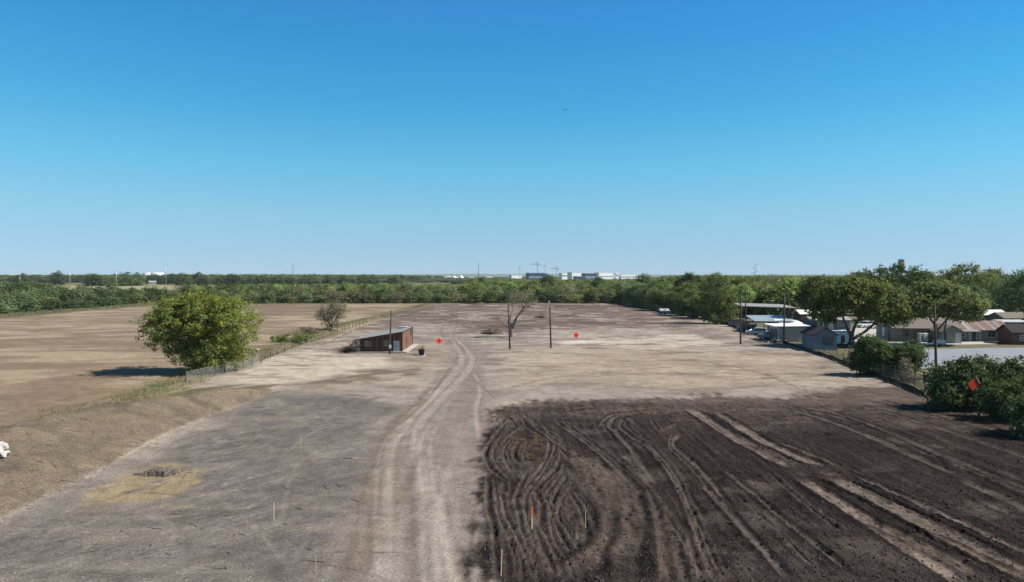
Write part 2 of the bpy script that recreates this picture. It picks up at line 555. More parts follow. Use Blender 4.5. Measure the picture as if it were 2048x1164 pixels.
GR[:] = np.where(mk > 0.5, 0.5, GR)
GH += mk * ((fbm(GX * 0.9, GY * 0.9, 77, 4) - 0.5) * 0.16 + (fbm(GX * 2.6, GY * 2.6, 78, 2, 0.7) - 0.5) * 0.12)
# small swell and hollows of the soil everywhere on the site
GH += (fbm(GX * 0.05, GY * 0.05, 79, 4) - 0.5) * 0.5 * sstep(20, 40, GY) * sstep(330, 200, GY)
GH += (fbm(GX * 0.9, GY * 0.5, 81, 3) - 0.5) * 0.06 * sstep(160, 90, GY)
near = sstep(95, 60, GY)
GH += md * near * ((fbm(GX * 1.6, GY * 1.3, 83, 3, 0.6) - 0.5) * 0.12 + (np.abs(fbm(GX * 2.6, GY * 2.2, 84, 3, 0.7) - 0.5) * -0.34 + 0.05))
GH += md * near * (streak_y2 - 0.5) * 0.12
GH += mg * near * (gd - 0.5) * 0.08
GH += md * near * (sy3 - 0.5) * 0.09
# bulldozed ridges on the far part
GH += mf * (np.abs(fbm(GX * 0.04, GY * 0.16, 85, 4) - 0.5) * -1.1 + 0.2)

# --- wheel and crawler tracks
TN = np.zeros_like(GH)
TP = np.zeros_like(GH)
def track(px, width, depth, lip, col=None, k=0.8, tread=0.0, dark_edge=None, z=0.0, edge_noise=0.0, soft=0.3, world=False):
    P = catmull(px if world else [gp(p[0], p[1], z) for p in px], 0.35)
    L = np.concatenate([[0], np.cumsum(np.hypot(*np.diff(P, axis=0).T))])
    R = width * 0.5 * 2.2 + 0.25
    x0, x1 = P[:, 0].min() - R, P[:, 0].max() + R
    y0, y1 = P[:, 1].min() - R, P[:, 1].max() + R
    i0, i1 = np.searchsorted(XS, [x0, x1])
    j0, j1 = np.searchsorted(YS, [y0, y1])
    if i1 <= i0 or j1 <= j0:
        return
    D = np.full((j1 - j0, i1 - i0), 1e9)
    A = np.zeros_like(D)
    for s in range(len(P) - 1):
        ax, ay = P[s]
        bx, by = P[s + 1]
        a0, a1 = np.searchsorted(XS, [min(ax, bx) - R, max(ax, bx) + R])
        c0, c1 = np.searchsorted(YS, [min(ay, by) - R, max(ay, by) + R])
        if a1 <= a0 or c1 <= c0:
            continue
        gx, gy = GX[c0:c1, a0:a1], GY[c0:c1, a0:a1]
        ex, ey = bx - ax, by - ay
        t = np.clip(((gx - ax) * ex + (gy - ay) * ey) / (ex * ex + ey * ey + 1e-9), 0, 1)
        d = np.hypot(gx - ax - t * ex, gy - ay - t * ey)
        sub = D[c0 - j0:c1 - j0, a0 - i0:a1 - i0]
        sa = A[c0 - j0:c1 - j0, a0 - i0:a1 - i0]
        u = d < sub
        sub[u] = d[u]
        sa[u] = (L[s] + t * (L[s + 1] - L[s]))[u]
    h = width * 0.5
    sl = (slice(j0, j1), slice(i0, i1))
    if edge_noise:
        D = D + (fbm(GX[sl] * 1.4, GY[sl] * 1.4, 97, 3) - 0.5) * 2 * edge_noise
    endf = sstep(0, 1.5, A) * sstep(L[-1], L[-1] - 1.5, A)
    inside = sstep(h * (1 + soft), h * (1 - soft), D) * endf
    rough_ = fbm(GX[sl] * 1.1, GY[sl] * 1.1, 95, 4, 0.65)
    inside = inside * np.clip(0.25 + 1.5 * rough_, 0, 1)
    lipm = np.exp(-((D - h * 1.35) / (h * 0.35 + 0.05)) ** 2) * endf
    TP[sl] = np.maximum(TP[sl] * (1 - inside), lip * lipm * (2.4 * fbm(GX[sl] * 3.1, GY[sl] * 3.1, 91, 3, 0.7) - 0.2))
    TN[sl] = np.minimum(TN[sl] * (1 - lipm * 0.7), -depth * inside)
    if tread:
        GH[sl] += tread * inside * np.sin(A * 2 * math.pi / 0.42)
        GR[sl] = GR[sl] * (1 - 0.3 * inside)
    else:
        GR[sl] = GR[sl] * (1 - 0.75 * inside)
    if col is not None:
        wob = 0.45 + 0.9 * fbm(GX[sl] * 0.7, GY[sl] * 0.7, 93, 4)
        mm = np.clip(inside * k * wob, 0, 1)[..., None]
        GC[sl] = GC[sl] * (1 - mm) + np.array(col, np.float32) * mm
        if tread:
            tr = (inside * (0.5 + 0.5 * np.sin(A * 2 * math.pi / 0.42)))[..., None]
            GC[sl] = GC[sl] * (1 + 0.35 * (tr - 0.4 * inside[..., None]))
    if dark_edge is not None:
        mm = np.clip(lipm * 0.85 * (0.5 + fbm(GX[sl] * 1.7, GY[sl] * 1.7, 92, 3)), 0, 1)[..., None]
        GC[sl] = GC[sl] * (1 - mm) + np.array(dark_edge, np.float32) * mm

def _mask0(arr, x, y):
    return float(arr[int(np.clip(np.searchsorted(YS, y), 0, NY - 1)), int(np.clip(np.searchsorted(XS, x), 0, NX - 1))])
def z7(pts):
    return [(650 + x * 0.3642, 740 + y * 0.3642) for x, y in pts]
def z8(pts):
    return [(1348 + x * 0.3642, 740 + y * 0.3642) for x, y in pts]
def zc(pts):
    return [(1180 + x * 0.33, 780 + y * 0.33) for x, y in pts]

PALE = T(158, 146, 134)
PALE2 = T(170, 158, 144)
DIM = T(126, 115, 107)
DARK = T(46, 39, 36)
SMOOTH = T(124, 114, 107)
# haul-road ruts
for px, w, c, k in [
    ([(790, 1300), (783, 1164), (778, 1000), (784, 900), (820, 845), (872, 790), (912, 745), (925, 710), (905, 684)], 0.9, T(190, 178, 166), 0.5),
    ([(905, 1300), (893, 1164), (868, 1010), (842, 930), (836, 890), (846, 845), (890, 795), (930, 752), (946, 716), (926, 690), (905, 672)], 0.9, T(190, 178, 166), 0.5),
    ([(940, 1300), (920, 1164), (890, 1050), (880, 980)], 0.6, T(190, 178, 166), 0.45),
    ([(830, 1300), (818, 1164), (815, 1020), (812, 960), (835, 905)], 0.7, T(140, 126, 114), 0.6),
    ([(960, 880), (955, 820), (962, 780), (950, 745)], 0.5, T(184, 170, 156), 0.6),
    ([(720, 1164), (745, 1010), (760, 930)], 0.7, T(150, 136, 122), 0.5),
    ([(990, 800), (925, 740), (905, 720)], 0.4, T(140, 124, 110), 0.4),
    ([(898, 735), (860, 790), (800, 850)], 0.5, T(146, 132, 118), 0.5)]:
    track(px, w, 0.05, 0.03, c, k, soft=0.45, edge_noise=0.08)
    # fine tyre lines beside each rut
for off in (-24, 4, 70, 96):
    track([(790 + off, 1300), (782 + off, 1164), (777 + off, 1000), (784 + off * 0.8, 900), (818 + off * 0.6, 850)], 0.3, 0.025, 0.0, T(190, 178, 167), 0.45, edge_noise=0.06, soft=0.5)
for px in [[(955, 800), (900, 760), (945, 715)], [(700, 880), (600, 930), (560, 1060)], [(720, 850), (640, 860), (560, 920)], [(560, 980), (440, 1040), (200, 1090)], [(640, 1000), (610, 1090), (560, 1164)], [(660, 820), (560, 850), (470, 900)], [(430, 985), (520, 1060), (600, 1164)]]:
    track(px, 0.35, 0.03, 0.02, T(156, 146, 136), 0.4, soft=0.5, edge_noise=0.12)
# crawler swirls in the dark soil
SW0 = [
    z7([(1000, 290), (930, 380), (885, 460), (920, 550), (1015, 620)]),
    z7([(1045, 300), (960, 390), (930, 465), (965, 550), (1040, 620)]),
    z7([(1090, 340), (1010, 400), (985, 460), (1010, 530), (1070, 590)]),
    z7([(1085, 385), (1050, 430), (1045, 480), (1080, 530)]),
    z7([(1080, 240), (1110, 310), (1180, 360), (1235, 400), (1220, 500), (1150, 600), (1065, 700), (1070, 800), (1100, 950), (1150, 1080), (1190, 1180)]),
    z7([(1160, 330), (1245, 390), (1265, 440), (1220, 540), (1160, 620), (1110, 700), (1110, 800), (1150, 930), (1210, 1060), (1260, 1180)]),
    z7([(1330, 540), (1270, 620), (1215, 700), (1205, 800), (1245, 900), (1330, 1050), (1390, 1180)]),
    z7([(1345, 570), (1300, 640), (1255, 720), (1255, 800), (1290, 890), (1360, 1000), (1410, 1080)]),
    z7([(900, 580), (905, 750), (930, 850), (940, 960), (960, 1180)]),
    z7([(930, 600), (945, 700), (960, 800), (1010, 920), (1045, 1020), (1060, 1180)]),
    z7([(965, 650), (1000, 800), (1040, 880), (1080, 960), (1130, 1080), (1160, 1180)]),
    z7([(1150, 640), (1195, 760), (1190, 840), (1240, 940), (1290, 1040), (1340, 1180)]),
    z7([(1120, 560), (1080, 640), (1050, 720), (1060, 800)]),
    z7([(1330, 600), (1450, 700), (1510, 800), (1495, 950), (1400, 1060)]),
    z7([(1290, 700), (1340, 800), (1390, 900), (1400, 1000)]),
    z7([(1330, 650), (1400, 760), (1440, 880), (1430, 980)]),
    z7([(1280, 370), (1300, 430), (1340, 500)]),
    z7([(1010, 320), (960, 260), (930, 300)]),
]
SW = []
for px in SW0:               # each groove is really two or three cleat lines side by side
    SW.append(px)
    if len(SW) % 3 != 1:
        SW.append([(u + 16 + 5 * math.sin(i_ * 2.1 + len(SW)), v + 2) for i_, (u, v) in enumerate(px)])
for i, px in enumerate(SW):
    track(px, (0.36, 0.17, 0.28, 0.2)[i % 4], 0.11, 0.075, DARK if i % 2 else T(52, 44, 40), 1.0, dark_edge=SMOOTH, edge_noise=0.06)
LONG = [
    z7([(1080, 240), (1200, 350), (1340, 450), (1500, 560), (1620, 700), (1700, 800), (1800, 950), (1870, 1200)]),
    z7([(1110, 250), (1240, 355), (1380, 455), (1540, 560), (1660, 690), (1740, 790), (1840, 950), (1920, 1200)]),
    z7([(1260, 280), (1400, 380), (1550, 500), (1700, 640), (1800, 760), (1900, 900), (1980, 1200)]),
    z7([(1300, 280), (1450, 390), (1600, 510), (1760, 650), (1860, 780), (1990, 960), (2080, 1200)]),
    zc([(60, 230), (90, 180), (170, 140), (240, 150)]),
    zc([(100, 260), (95, 215), (150, 160), (230, 160)]),
    zc([(250, 330), (180, 290), (120, 220), (150, 170), (230, 170), (280, 220)]),
    zc([(300, 330), (240, 270), (190, 220), (210, 185), (250, 200)]),
    zc([(190, 240), (260, 290), (340, 340), (420, 420), (500, 530), (560, 640), (600, 740), (660, 900), (760, 1164)]),
    zc([(230, 230), (300, 290), (370, 340), (460, 440), (540, 550), (600, 690), (660, 800), (730, 960), (820, 1164)]),
    zc([(130, 230), (200, 310), (270, 390), (340, 500)]),
    zc([(370, 170), (400, 220), (440, 250), (560, 200)]),
    zc([(560, 270), (510, 310), (520, 360), (620, 440), (720, 540), (780, 620), (880, 780), (1000, 960)]),
    zc([(520, 260), (490, 310), (500, 370), (600, 460), (690, 560), (760, 660)]),
    zc([(660, 560), (800, 700), (950, 860), (1100, 1020), (1220, 1164)]),
    zc([(1080, 490), (1250, 640), (1400, 760), (1576, 880)]),
    zc([(800, 480), (980, 620), (1150, 760), (1350, 920), (1576, 1090)]),
    zc([(900, 640), (1080, 800), (1250, 960), (1450, 1164)]),
    zc([(330, 620), (400, 760), (430, 900), (460, 1164)]),
    zc([(700, 1164), (640, 1000), (600, 850)]),
]
for i, px in enumerate(LONG):
    track(px, (0.42, 0.22, 0.5, 0.3)[i % 4], 0.085, 0.07, T(50, 42, 38) if i % 2 else SMOOTH, 0.85, dark_edge=(DARK if i % 2 == 0 else SMOOTH), edge_noise=0.09)
# lighter crawler prints with cross bars
track(z7([(1360, 480), (1480, 590), (1575, 720), (1605, 850), (1550, 970), (1430, 1060), (1320, 1140)]), 1.5, 0.05, 0.05, T(124, 113, 103), 0.75, tread=0.016, dark_edge=DARK, edge_noise=0.1)
track(z7([(1560, 540), (1680, 700), (1690, 900), (1655, 1010), (1640, 1180)]), 1.2, 0.05, 0.05, T(116, 106, 97), 0.7, tread=0.016, dark_edge=DARK, edge_noise=0.1)
track(z7([(1340, 540), (1440, 640), (1530, 760)]), 0.9, 0.04, 0.04, DIM, 0.6, tread=0.012, edge_noise=0.1)
track(zc([(0, 410), (90, 540), (180, 650), (230, 780)]), 1.0, 0.03, 0.0, T(128, 118, 106), 0.6, tread=0.012, edge_noise=0.15)
track(zc([(210, 380), (300, 480), (380, 590)]), 0.9, 0.03, 0.0, T(126, 118, 110), 0.6, edge_noise=0.2)
track(zc([(470, 1164), (480, 1000), (440, 860), (450, 760)]), 0.9, 0.04, 0.03, T(112, 101, 92), 0.6, tread=0.014, edge_noise=0.12)
# pale strips on the right
for px, w, c, k in [
    (z8([(80, 215), (300, 350), (480, 450), (660, 545)]), 0.85, PALE, 0.95),
    (z8([(215, 235), (400, 340), (600, 450), (830, 535)]), 0.85, PALE, 0.95),
    (z8([(430, 400), (560, 465), (720, 540)]), 0.5, DIM, 0.8),
    (z8([(560, 390), (740, 460), (950, 545)]), 0.45, DIM, 0.8),
    (z8([(630, 555), (690, 575), (730, 590)]), 0.9, DIM, 0.8),
    (z8([(780, 545), (850, 565), (940, 590)]), 0.9, DIM, 0.8),
    (z8([(690, 590), (800, 660), (900, 722), (1200, 915), (1500, 1110), (1640, 1200)]), 0.80, PALE2, 0.95),
    (z8([(860, 585), (1000, 655), (1300, 800), (1600, 950), (2000, 1150)]), 0.95, PALE, 0.95),
    (z8([(1040, 590), (1200, 665), (1500, 800), (2000, 1030)]), 0.42, PALE, 0.8),
    (z8([(960, 560), (1100, 620), (1280, 700)]), 0.4, DIM, 0.6),
    (z8([(1000, 800), (1250, 905), (1600, 1090), (1740, 1180)]), 0.65, T(132, 120, 106), 0.75),
    (z8([(1300, 860), (1550, 960), (1960, 1160)]), 0.45, T(140, 128, 108), 0.7),
    (z8([(700, 230), (900, 300), (1100, 380), (1350, 490), (1560, 575)]), 0.65, T(118, 107, 100), 0.8),
    (z8([(840, 220), (1100, 310), (1400, 440), (1700, 560), (2000, 680)]), 0.6, T(112, 100, 93), 0.8),
    (z8([(560, 180), (820, 240), (1040, 300)]), 0.6, DIM, 0.6),
    (z8([(1560, 590), (1760, 680), (2000, 790)]), 0.6, DIM, 0.8),
    (z8([(1000, 190), (1300, 270), (1600, 360), (2000, 500)]), 0.6, T(108, 96, 88), 0.8),
    (z8([(1100, 160), (1400, 230), (1700, 310), (2000, 400)]), 0.7, T(116, 103, 92), 0.8),
    (z8([(1300, 430), (1600, 540), (2000, 700)]), 0.4, DIM, 0.6)]:
    track(px, w * 1.3, 0.05, 0.06, c, k, dark_edge=DARK, edge_noise=0.06, soft=0.18)
for px in [z8([(190, 230), (400, 370), (600, 470), (740, 540)]), z8([(730, 575), (900, 650), (1250, 830), (1600, 1010), (1960, 1200)]), z8([(930, 590), (1150, 690), (1450, 830), (1960, 1070)]), z8([(900, 250), (1250, 390), (1550, 530), (1960, 720)]), z8([(1200, 330), (1600, 470), (1960, 600)])]:
    track(px, 0.35, 0.12, 0.08, DARK, 0.9, edge_noise=0.1)
# rut along the top of the bank, tracks in the field edge and the mid ground
for px in [[(-100, 905), (0, 868), (120, 838), (200, 815), (300, 790), (400, 765)], [(-60, 870), (60, 830), (220, 790), (330, 770)]]:
    track(px, 0.9, 0.16, 0.08, T(104, 92, 80), 0.9, edge_noise=0.2, z=1.6)
for px in [[(560, 682), (640, 655), (760, 630), (850, 610)], [(640, 690), (720, 655), (800, 625), (870, 608)]]:
    track(px, 1.0, 0.25, 0.12, T(120, 104, 92), 0.7, edge_noise=0.3)
for px in [[(1650, 800), (1500, 740), (1350, 720), (1200, 735)], [(1750, 770), (1600, 735), (1450, 725)], [(1000, 780), (1150, 750), (1400, 745)], [(905, 690), (880, 665), (900, 640), (960, 620)], [(925, 700), (905, 670), (925, 645), (1000, 622)], [(1720, 765), (1600, 760), (1400, 775), (1200, 770)]]:
    track(px, 0.8, 0.05, 0.04, T(150, 131, 114), 0.55, edge_noise=0.25)

_rs = random.Random(21)
for i in range(95):          # short scrapes and tyre scuffs on the bare ground
    u0, v0 = (_rs.uniform(20, 760), _rs.uniform(800, 1150)) if i % 4 else (_rs.uniform(560, 1650), _rs.uniform(700, 790))
    x0, y0 = gp(u0, v0)
    if _mask0(mk, x0, y0) > .1 or _mask0(md, x0, y0) > .3:
        continue
    a = _rs.uniform(-.6, .6) + (1.2 if _rs.random() < .55 else 0.2)
    L_ = _rs.uniform(1.2, 6.0)
    bend = _rs.uniform(-.35, .35)
    pts = [(x0 + math.cos(a + bend * t) * L_ * t, y0 + math.sin(a + bend * t) * L_ * t) for t in (0, .35, .7, 1)]
    c = _rs.choice([T(158, 149, 140), T(104, 98, 93), T(112, 104, 97), T(150, 138, 124)])
    for s in ((0,) if i % 3 else (0, .32, .64)):
        track([(p[0] + s * math.sin(a), p[1] - s * math.cos(a)) for p in pts], _rs.uniform(.14, .30), .025, .02, c, .75, world=True, edge_noise=.05)
GH += TP + TN
GH *= 1 - sstep(0.0, 0.6, my)
GH *= sstep(16, 26, GY) * 0.9 + 0.1
GC[:] = GC * (0.88 + 0.24 * fine[..., None])
GC[:] = GC * (1 + (md * near)[..., None] * (fbm(GX * 3.3, GY * 2.7, 88, 2, 0.7) - 0.5)[..., None] * 0.9)
GC[:] = GC * (1 - md[..., None] * np.array([0.29, 0.345, 0.345], np.float32))
GC[:] = np.clip(GC, 0.006, 0.9)

def ground_h(x, y):
    i = int(np.clip(np.searchsorted(XS, x), 1, NX - 1))
    j = int(np.clip(np.searchsorted(YS, y), 1, NY - 1))
    tx = (x - XS[i - 1]) / (XS[i] - XS[i - 1])
    ty = (y - YS[j - 1]) / (YS[j] - YS[j - 1])
    return float((GH[j - 1, i - 1] * (1 - tx) + GH[j - 1, i] * tx) * (1 - ty) + (GH[j, i - 1] * (1 - tx) + GH[j, i] * tx) * ty)

def gpz(u, v):
    z = 0.0
    for _ in range(6):
        x, y = gp(u, v, z)
        z = 0.5 * z + 0.5 * ground_h(x, y)
    return (x, y, ground_h(x, y))

def grid_mesh(name):
    me = bpy.data.meshes.new(name)
    nv = NX * NY
    co = np.empty((nv, 3), dtype=np.float32)
    co[:, 0] = GX.ravel()
    co[:, 1] = GY.ravel()
    co[:, 2] = GH.ravel()
    i, j = np.meshgrid(np.arange(NX - 1), np.arange(NY - 1))
    a = (j * NX + i).ravel()
    q = np.stack([a, a + 1, a + NX + 1, a + NX], axis=1).astype(np.int32)
    me.vertices.add(nv)
    me.vertices.foreach_set('co', co.ravel())
    me.loops.add(q.size)
    me.loops.foreach_set('vertex_index', q.ravel())
    me.polygons.add(len(q))
    me.polygons.foreach_set('loop_start', (np.arange(len(q)) * 4).astype(np.int32))
    me.update(calc_edges=True)
    me.shade_smooth()
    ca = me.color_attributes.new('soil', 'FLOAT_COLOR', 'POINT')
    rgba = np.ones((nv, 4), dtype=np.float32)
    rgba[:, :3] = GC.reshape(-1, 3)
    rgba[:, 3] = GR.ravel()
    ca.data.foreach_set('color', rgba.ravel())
    return me

def ground_material():
    m, nt, b = mat_new('soil')
    L = nt.links
    at = nt.nodes.new('ShaderNodeAttribute')
    at.attribute_name = 'soil'
    tc = nt.nodes.new('ShaderNodeTexCoord')
    n1 = nt.nodes.new('ShaderNodeTexNoise')
    n1.inputs['Scale'].default_value = 6.5
    n1.inputs['Detail'].default_value = 8
    n1.inputs['Roughness'].default_value = 0.68
    L.new(tc.outputs['Object'], n1.inputs['Vector'])
    n2 = nt.nodes.new('ShaderNodeTexNoise')
    n2.inputs['Scale'].default_value = 0.55
    n2.inputs['Detail'].default_value = 6
    L.new(tc.outputs['Object'], n2.inputs['Vector'])
    mr = nt.nodes.new('ShaderNodeMapRange')
    mr.inputs['From Min'].default_value = 0.32
    mr.inputs['From Max'].default_value = 0.68
    mr.inputs['To Min'].default_value = 0.62
    mr.inputs['To Max'].default_value = 1.36
    L.new(n1.outputs['Fac'], mr.inputs['Value'])
    mr2 = nt.nodes.new('ShaderNodeMapRange')
    mr2.inputs['From Min'].default_value = 0.3
    mr2.inputs['From Max'].default_value = 0.7
    mr2.inputs['To Min'].default_value = 0.88
    mr2.inputs['To Max'].default_value = 1.12
    L.new(n2.outputs['Fac'], mr2.inputs['Value'])
    mu = nt.nodes.new('ShaderNodeMath')
    mu.operation = 'MULTIPLY'
    L.new(mr.outputs[0], mu.inputs[0])
    L.new(mr2.outputs[0], mu.inputs[1])
    mp4 = nt.nodes.new('ShaderNodeMapping')
    mp4.inputs['Scale'].default_value = (0.62, 0.75, 1)
    mp4.inputs['Rotation'].default_value = (0, 0, 0.12)
    L.new(tc.outputs['Object'], mp4.inputs['Vector'])
    n4 = nt.nodes.new('ShaderNodeTexNoise')
    n4.inputs['Scale'].default_value = 0.9
    n4.inputs['Detail'].default_value = 7
    n4.inputs['Roughness'].default_value = 0.66
    n4.inputs['Distortion'].default_value = 0.8
    L.new(mp4.outputs[0], n4.inputs['Vector'])
    mr4 = nt.nodes.new('ShaderNodeMapRange')
    mr4.inputs['From Min'].default_value = 0.3
    mr4.inputs['From Max'].default_value = 0.7
    mr4.inputs['To Min'].default_value = 0.82
    mr4.inputs['To Max'].default_value = 1.18
    L.new(n4.outputs['Fac'], mr4.inputs['Value'])
    mu4 = nt.nodes.new('ShaderNodeMath')
    mu4.operation = 'MULTIPLY'
    L.new(mu.outputs[0], mu4.inputs[0])
    L.new(mr4.outputs[0], mu4.inputs[1])
    # crumbly soil shows stronger light-dark speckle
    n5 = nt.nodes.new('ShaderNodeTexNoise')
    n5.inputs['Scale'].default_value = 13.0
    n5.inputs['Detail'].default_value = 4
    n5.inputs['Roughness'].default_value = 0.75
    L.new(tc.outputs['Object'], n5.inputs['Vector'])
    mr5 = nt.nodes.new('ShaderNodeMapRange')
    mr5.inputs['From Min'].default_value = 0.36
    mr5.inputs['From Max'].default_value = 0.64
    mr5.inputs['To Min'].default_value = -0.55
    mr5.inputs['To Max'].default_value = 0.55
    L.new(n5.outputs['Fac'], mr5.inputs['Value'])
    md5 = nt.nodes.new('ShaderNodeMath')
    md5.operation = 'MULTIPLY'
    L.new(mr5.outputs[0], md5.inputs[0])
    L.new(at.outputs['Alpha'], md5.inputs[1])
    ad5 = nt.nodes.new('ShaderNodeMath')
    ad5.operation = 'ADD'
    ad5.inputs[1].default_value = 1.0
    L.new(md5.outputs[0], ad5.inputs[0])
    mu5 = nt.nodes.new('ShaderNodeMath')
    mu5.operation = 'MULTIPLY'
    L.new(mu4.outputs[0], mu5.inputs[0])
    L.new(ad5.outputs[0], mu5.inputs[1])
    mu4 = mu5
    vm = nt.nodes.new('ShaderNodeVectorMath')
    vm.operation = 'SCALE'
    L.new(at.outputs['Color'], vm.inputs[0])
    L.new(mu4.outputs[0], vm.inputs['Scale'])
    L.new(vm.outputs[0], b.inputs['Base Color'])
    n3 = nt.nodes.new('ShaderNodeTexNoise')
    n3.inputs['Scale'].default_value = 9.0
    n3.inputs['Detail'].default_value = 7
    n3.inputs['Roughness'].default_value = 0.7
    L.new(tc.outputs['Object'], n3.inputs['Vector'])
    ms = nt.nodes.new('ShaderNodeMath')
    ms.operation = 'MULTIPLY'
    ms.inputs[1].default_value = 1.3
    L.new(at.outputs['Alpha'], ms.inputs[0])
    bp = nt.nodes.new('ShaderNodeBump')
    bp.inputs['Distance'].default_value = 0.12
    L.new(ms.outputs[0], bp.inputs['Strength'])
    L.new(n3.outputs['Fac'], bp.inputs['Height'])
    L.new(bp.outputs[0], b.inputs['Normal'])
    b.inputs['Roughness'].default_value = 0.95
    b.inputs['Specular IOR Level'].default_value = 0.12
    return m

ground = bpy.data.objects.new('ground', grid_mesh('ground'))
ground.data.materials.append(ground_material())
link(ground)
tag(ground, 'bare scraped earth of the cleared site with wheel tracks, mown field and yard', kind='structure')
# ================================================================== PLANTS
def leaf_mat(name, col, trans=0.45, huevar=0.03, valvar=0.38):
    m = bpy.data.materials.new(name)
    m.use_nodes = True
    nt = m.node_tree
    nt.nodes.clear()
    L = nt.links
    col = tuple(c * 1.12 for c in col)
    out = nt.nodes.new('ShaderNodeOutputMaterial')
    at = nt.nodes.new('ShaderNodeAttribute')
    at.attribute_name = 'tint'
    oi = nt.nodes.new('ShaderNodeObjectInfo')
    mx = nt.nodes.new('ShaderNodeMix')
    mx.data_type = 'RGBA'
    mx.blend_type = 'MULTIPLY'
    mx.inputs['Factor'].default_value = 1
    mx.inputs['A'].default_value = (*col, 1)
    L.new(at.outputs['Color'], mx.inputs['B'])
    hsv = nt.nodes.new('ShaderNodeHueSaturation')
    r1 = nt.nodes.new('ShaderNodeMapRange')
    r1.inputs['To Min'].default_value = 0.5 - huevar
    r1.inputs['To Max'].default_value = 0.5 + huevar
    L.new(oi.outputs['Random'], r1.inputs['Value'])
    fr = nt.nodes.new('ShaderNodeMath')
    fr.operation = 'MULTIPLY'
    fr.inputs[1].default_value = 7.31
    L.new(oi.outputs['Random'], fr.inputs[0])
    fr2 = nt.nodes.new('ShaderNodeMath')
    fr2.operation = 'FRACT'
    L.new(fr.outputs[0], fr2.inputs[0])
    r2 = nt.nodes.new('ShaderNodeMapRange')
    r2.inputs['To Min'].default_value = 1 - valvar
    r2.inputs['To Max'].default_value = 1 + valvar
    L.new(fr2.outputs[0], r2.inputs['Value'])
    L.new(r1.outputs[0], hsv.inputs['Hue'])
    L.new(r2.outputs[0], hsv.inputs['Value'])
    L.new(mx.outputs['Result'], hsv.inputs['Color'])
    d = nt.nodes.new('ShaderNodeBsdfDiffuse')
    t = nt.nodes.new('ShaderNodeBsdfTranslucent')
    ms = nt.nodes.new('ShaderNodeMixShader')
    ms.inputs[0].default_value = trans
    L.new(hsv.outputs[0], d.inputs['Color'])
    L.new(hsv.outputs[0], t.inputs['Color'])
    L.new(d.outputs[0], ms.inputs[1])
    L.new(t.outputs[0], ms.inputs[2])
    L.new(ms.outputs[0], out.inputs['Surface'])
    return m

LF = {
    'bright': leaf_mat('leaf_bright', (0.200, 0.265, 0.082)),
    'grey': leaf_mat('leaf_grey_green', (0.180, 0.222, 0.100)),
    'dark': leaf_mat('leaf_dark', (0.115, 0.150, 0.068)),
    'mid': leaf_mat('leaf_mid', (0.140, 0.180, 0.066)),
    'olive': leaf_mat('leaf_olive', (0.158, 0.186, 0.058), huevar=0.01, valvar=0.05),
    'yellow': leaf_mat('leaf_yellow_green', (0.215, 0.255, 0.064), huevar=0.008, valvar=0.05),
    'sparse': leaf_mat('leaf_sparse', (0.22, 0.215, 0.135), huevar=0.01, valvar=0.1),
    'bush': leaf_mat('leaf_bush', (0.085, 0.118, 0.048), huevar=0.01, valvar=0.1),
    'brown': leaf_mat('leaf_brownish', (0.20, 0.185, 0.115)),
    'dry': leaf_mat('leaf_dry', (0.26, 0.22, 0.15), huevar=0.01, valvar=0.1),
    'grass': leaf_mat('grass_blade', (0.27, 0.24, 0.13), huevar=0.0, valvar=0.0),
}
BARK = mat('bark', (0.10, 0.082, 0.066), 0.95, 0.35, 4.0, bump=0.4, stretch=(1, 1, 0.3))
BARK_PALE = mat('bark_pale', (0.20, 0.165, 0.13), 0.95, 0.3, 4.0, bump=0.4, stretch=(1, 1, 0.3))

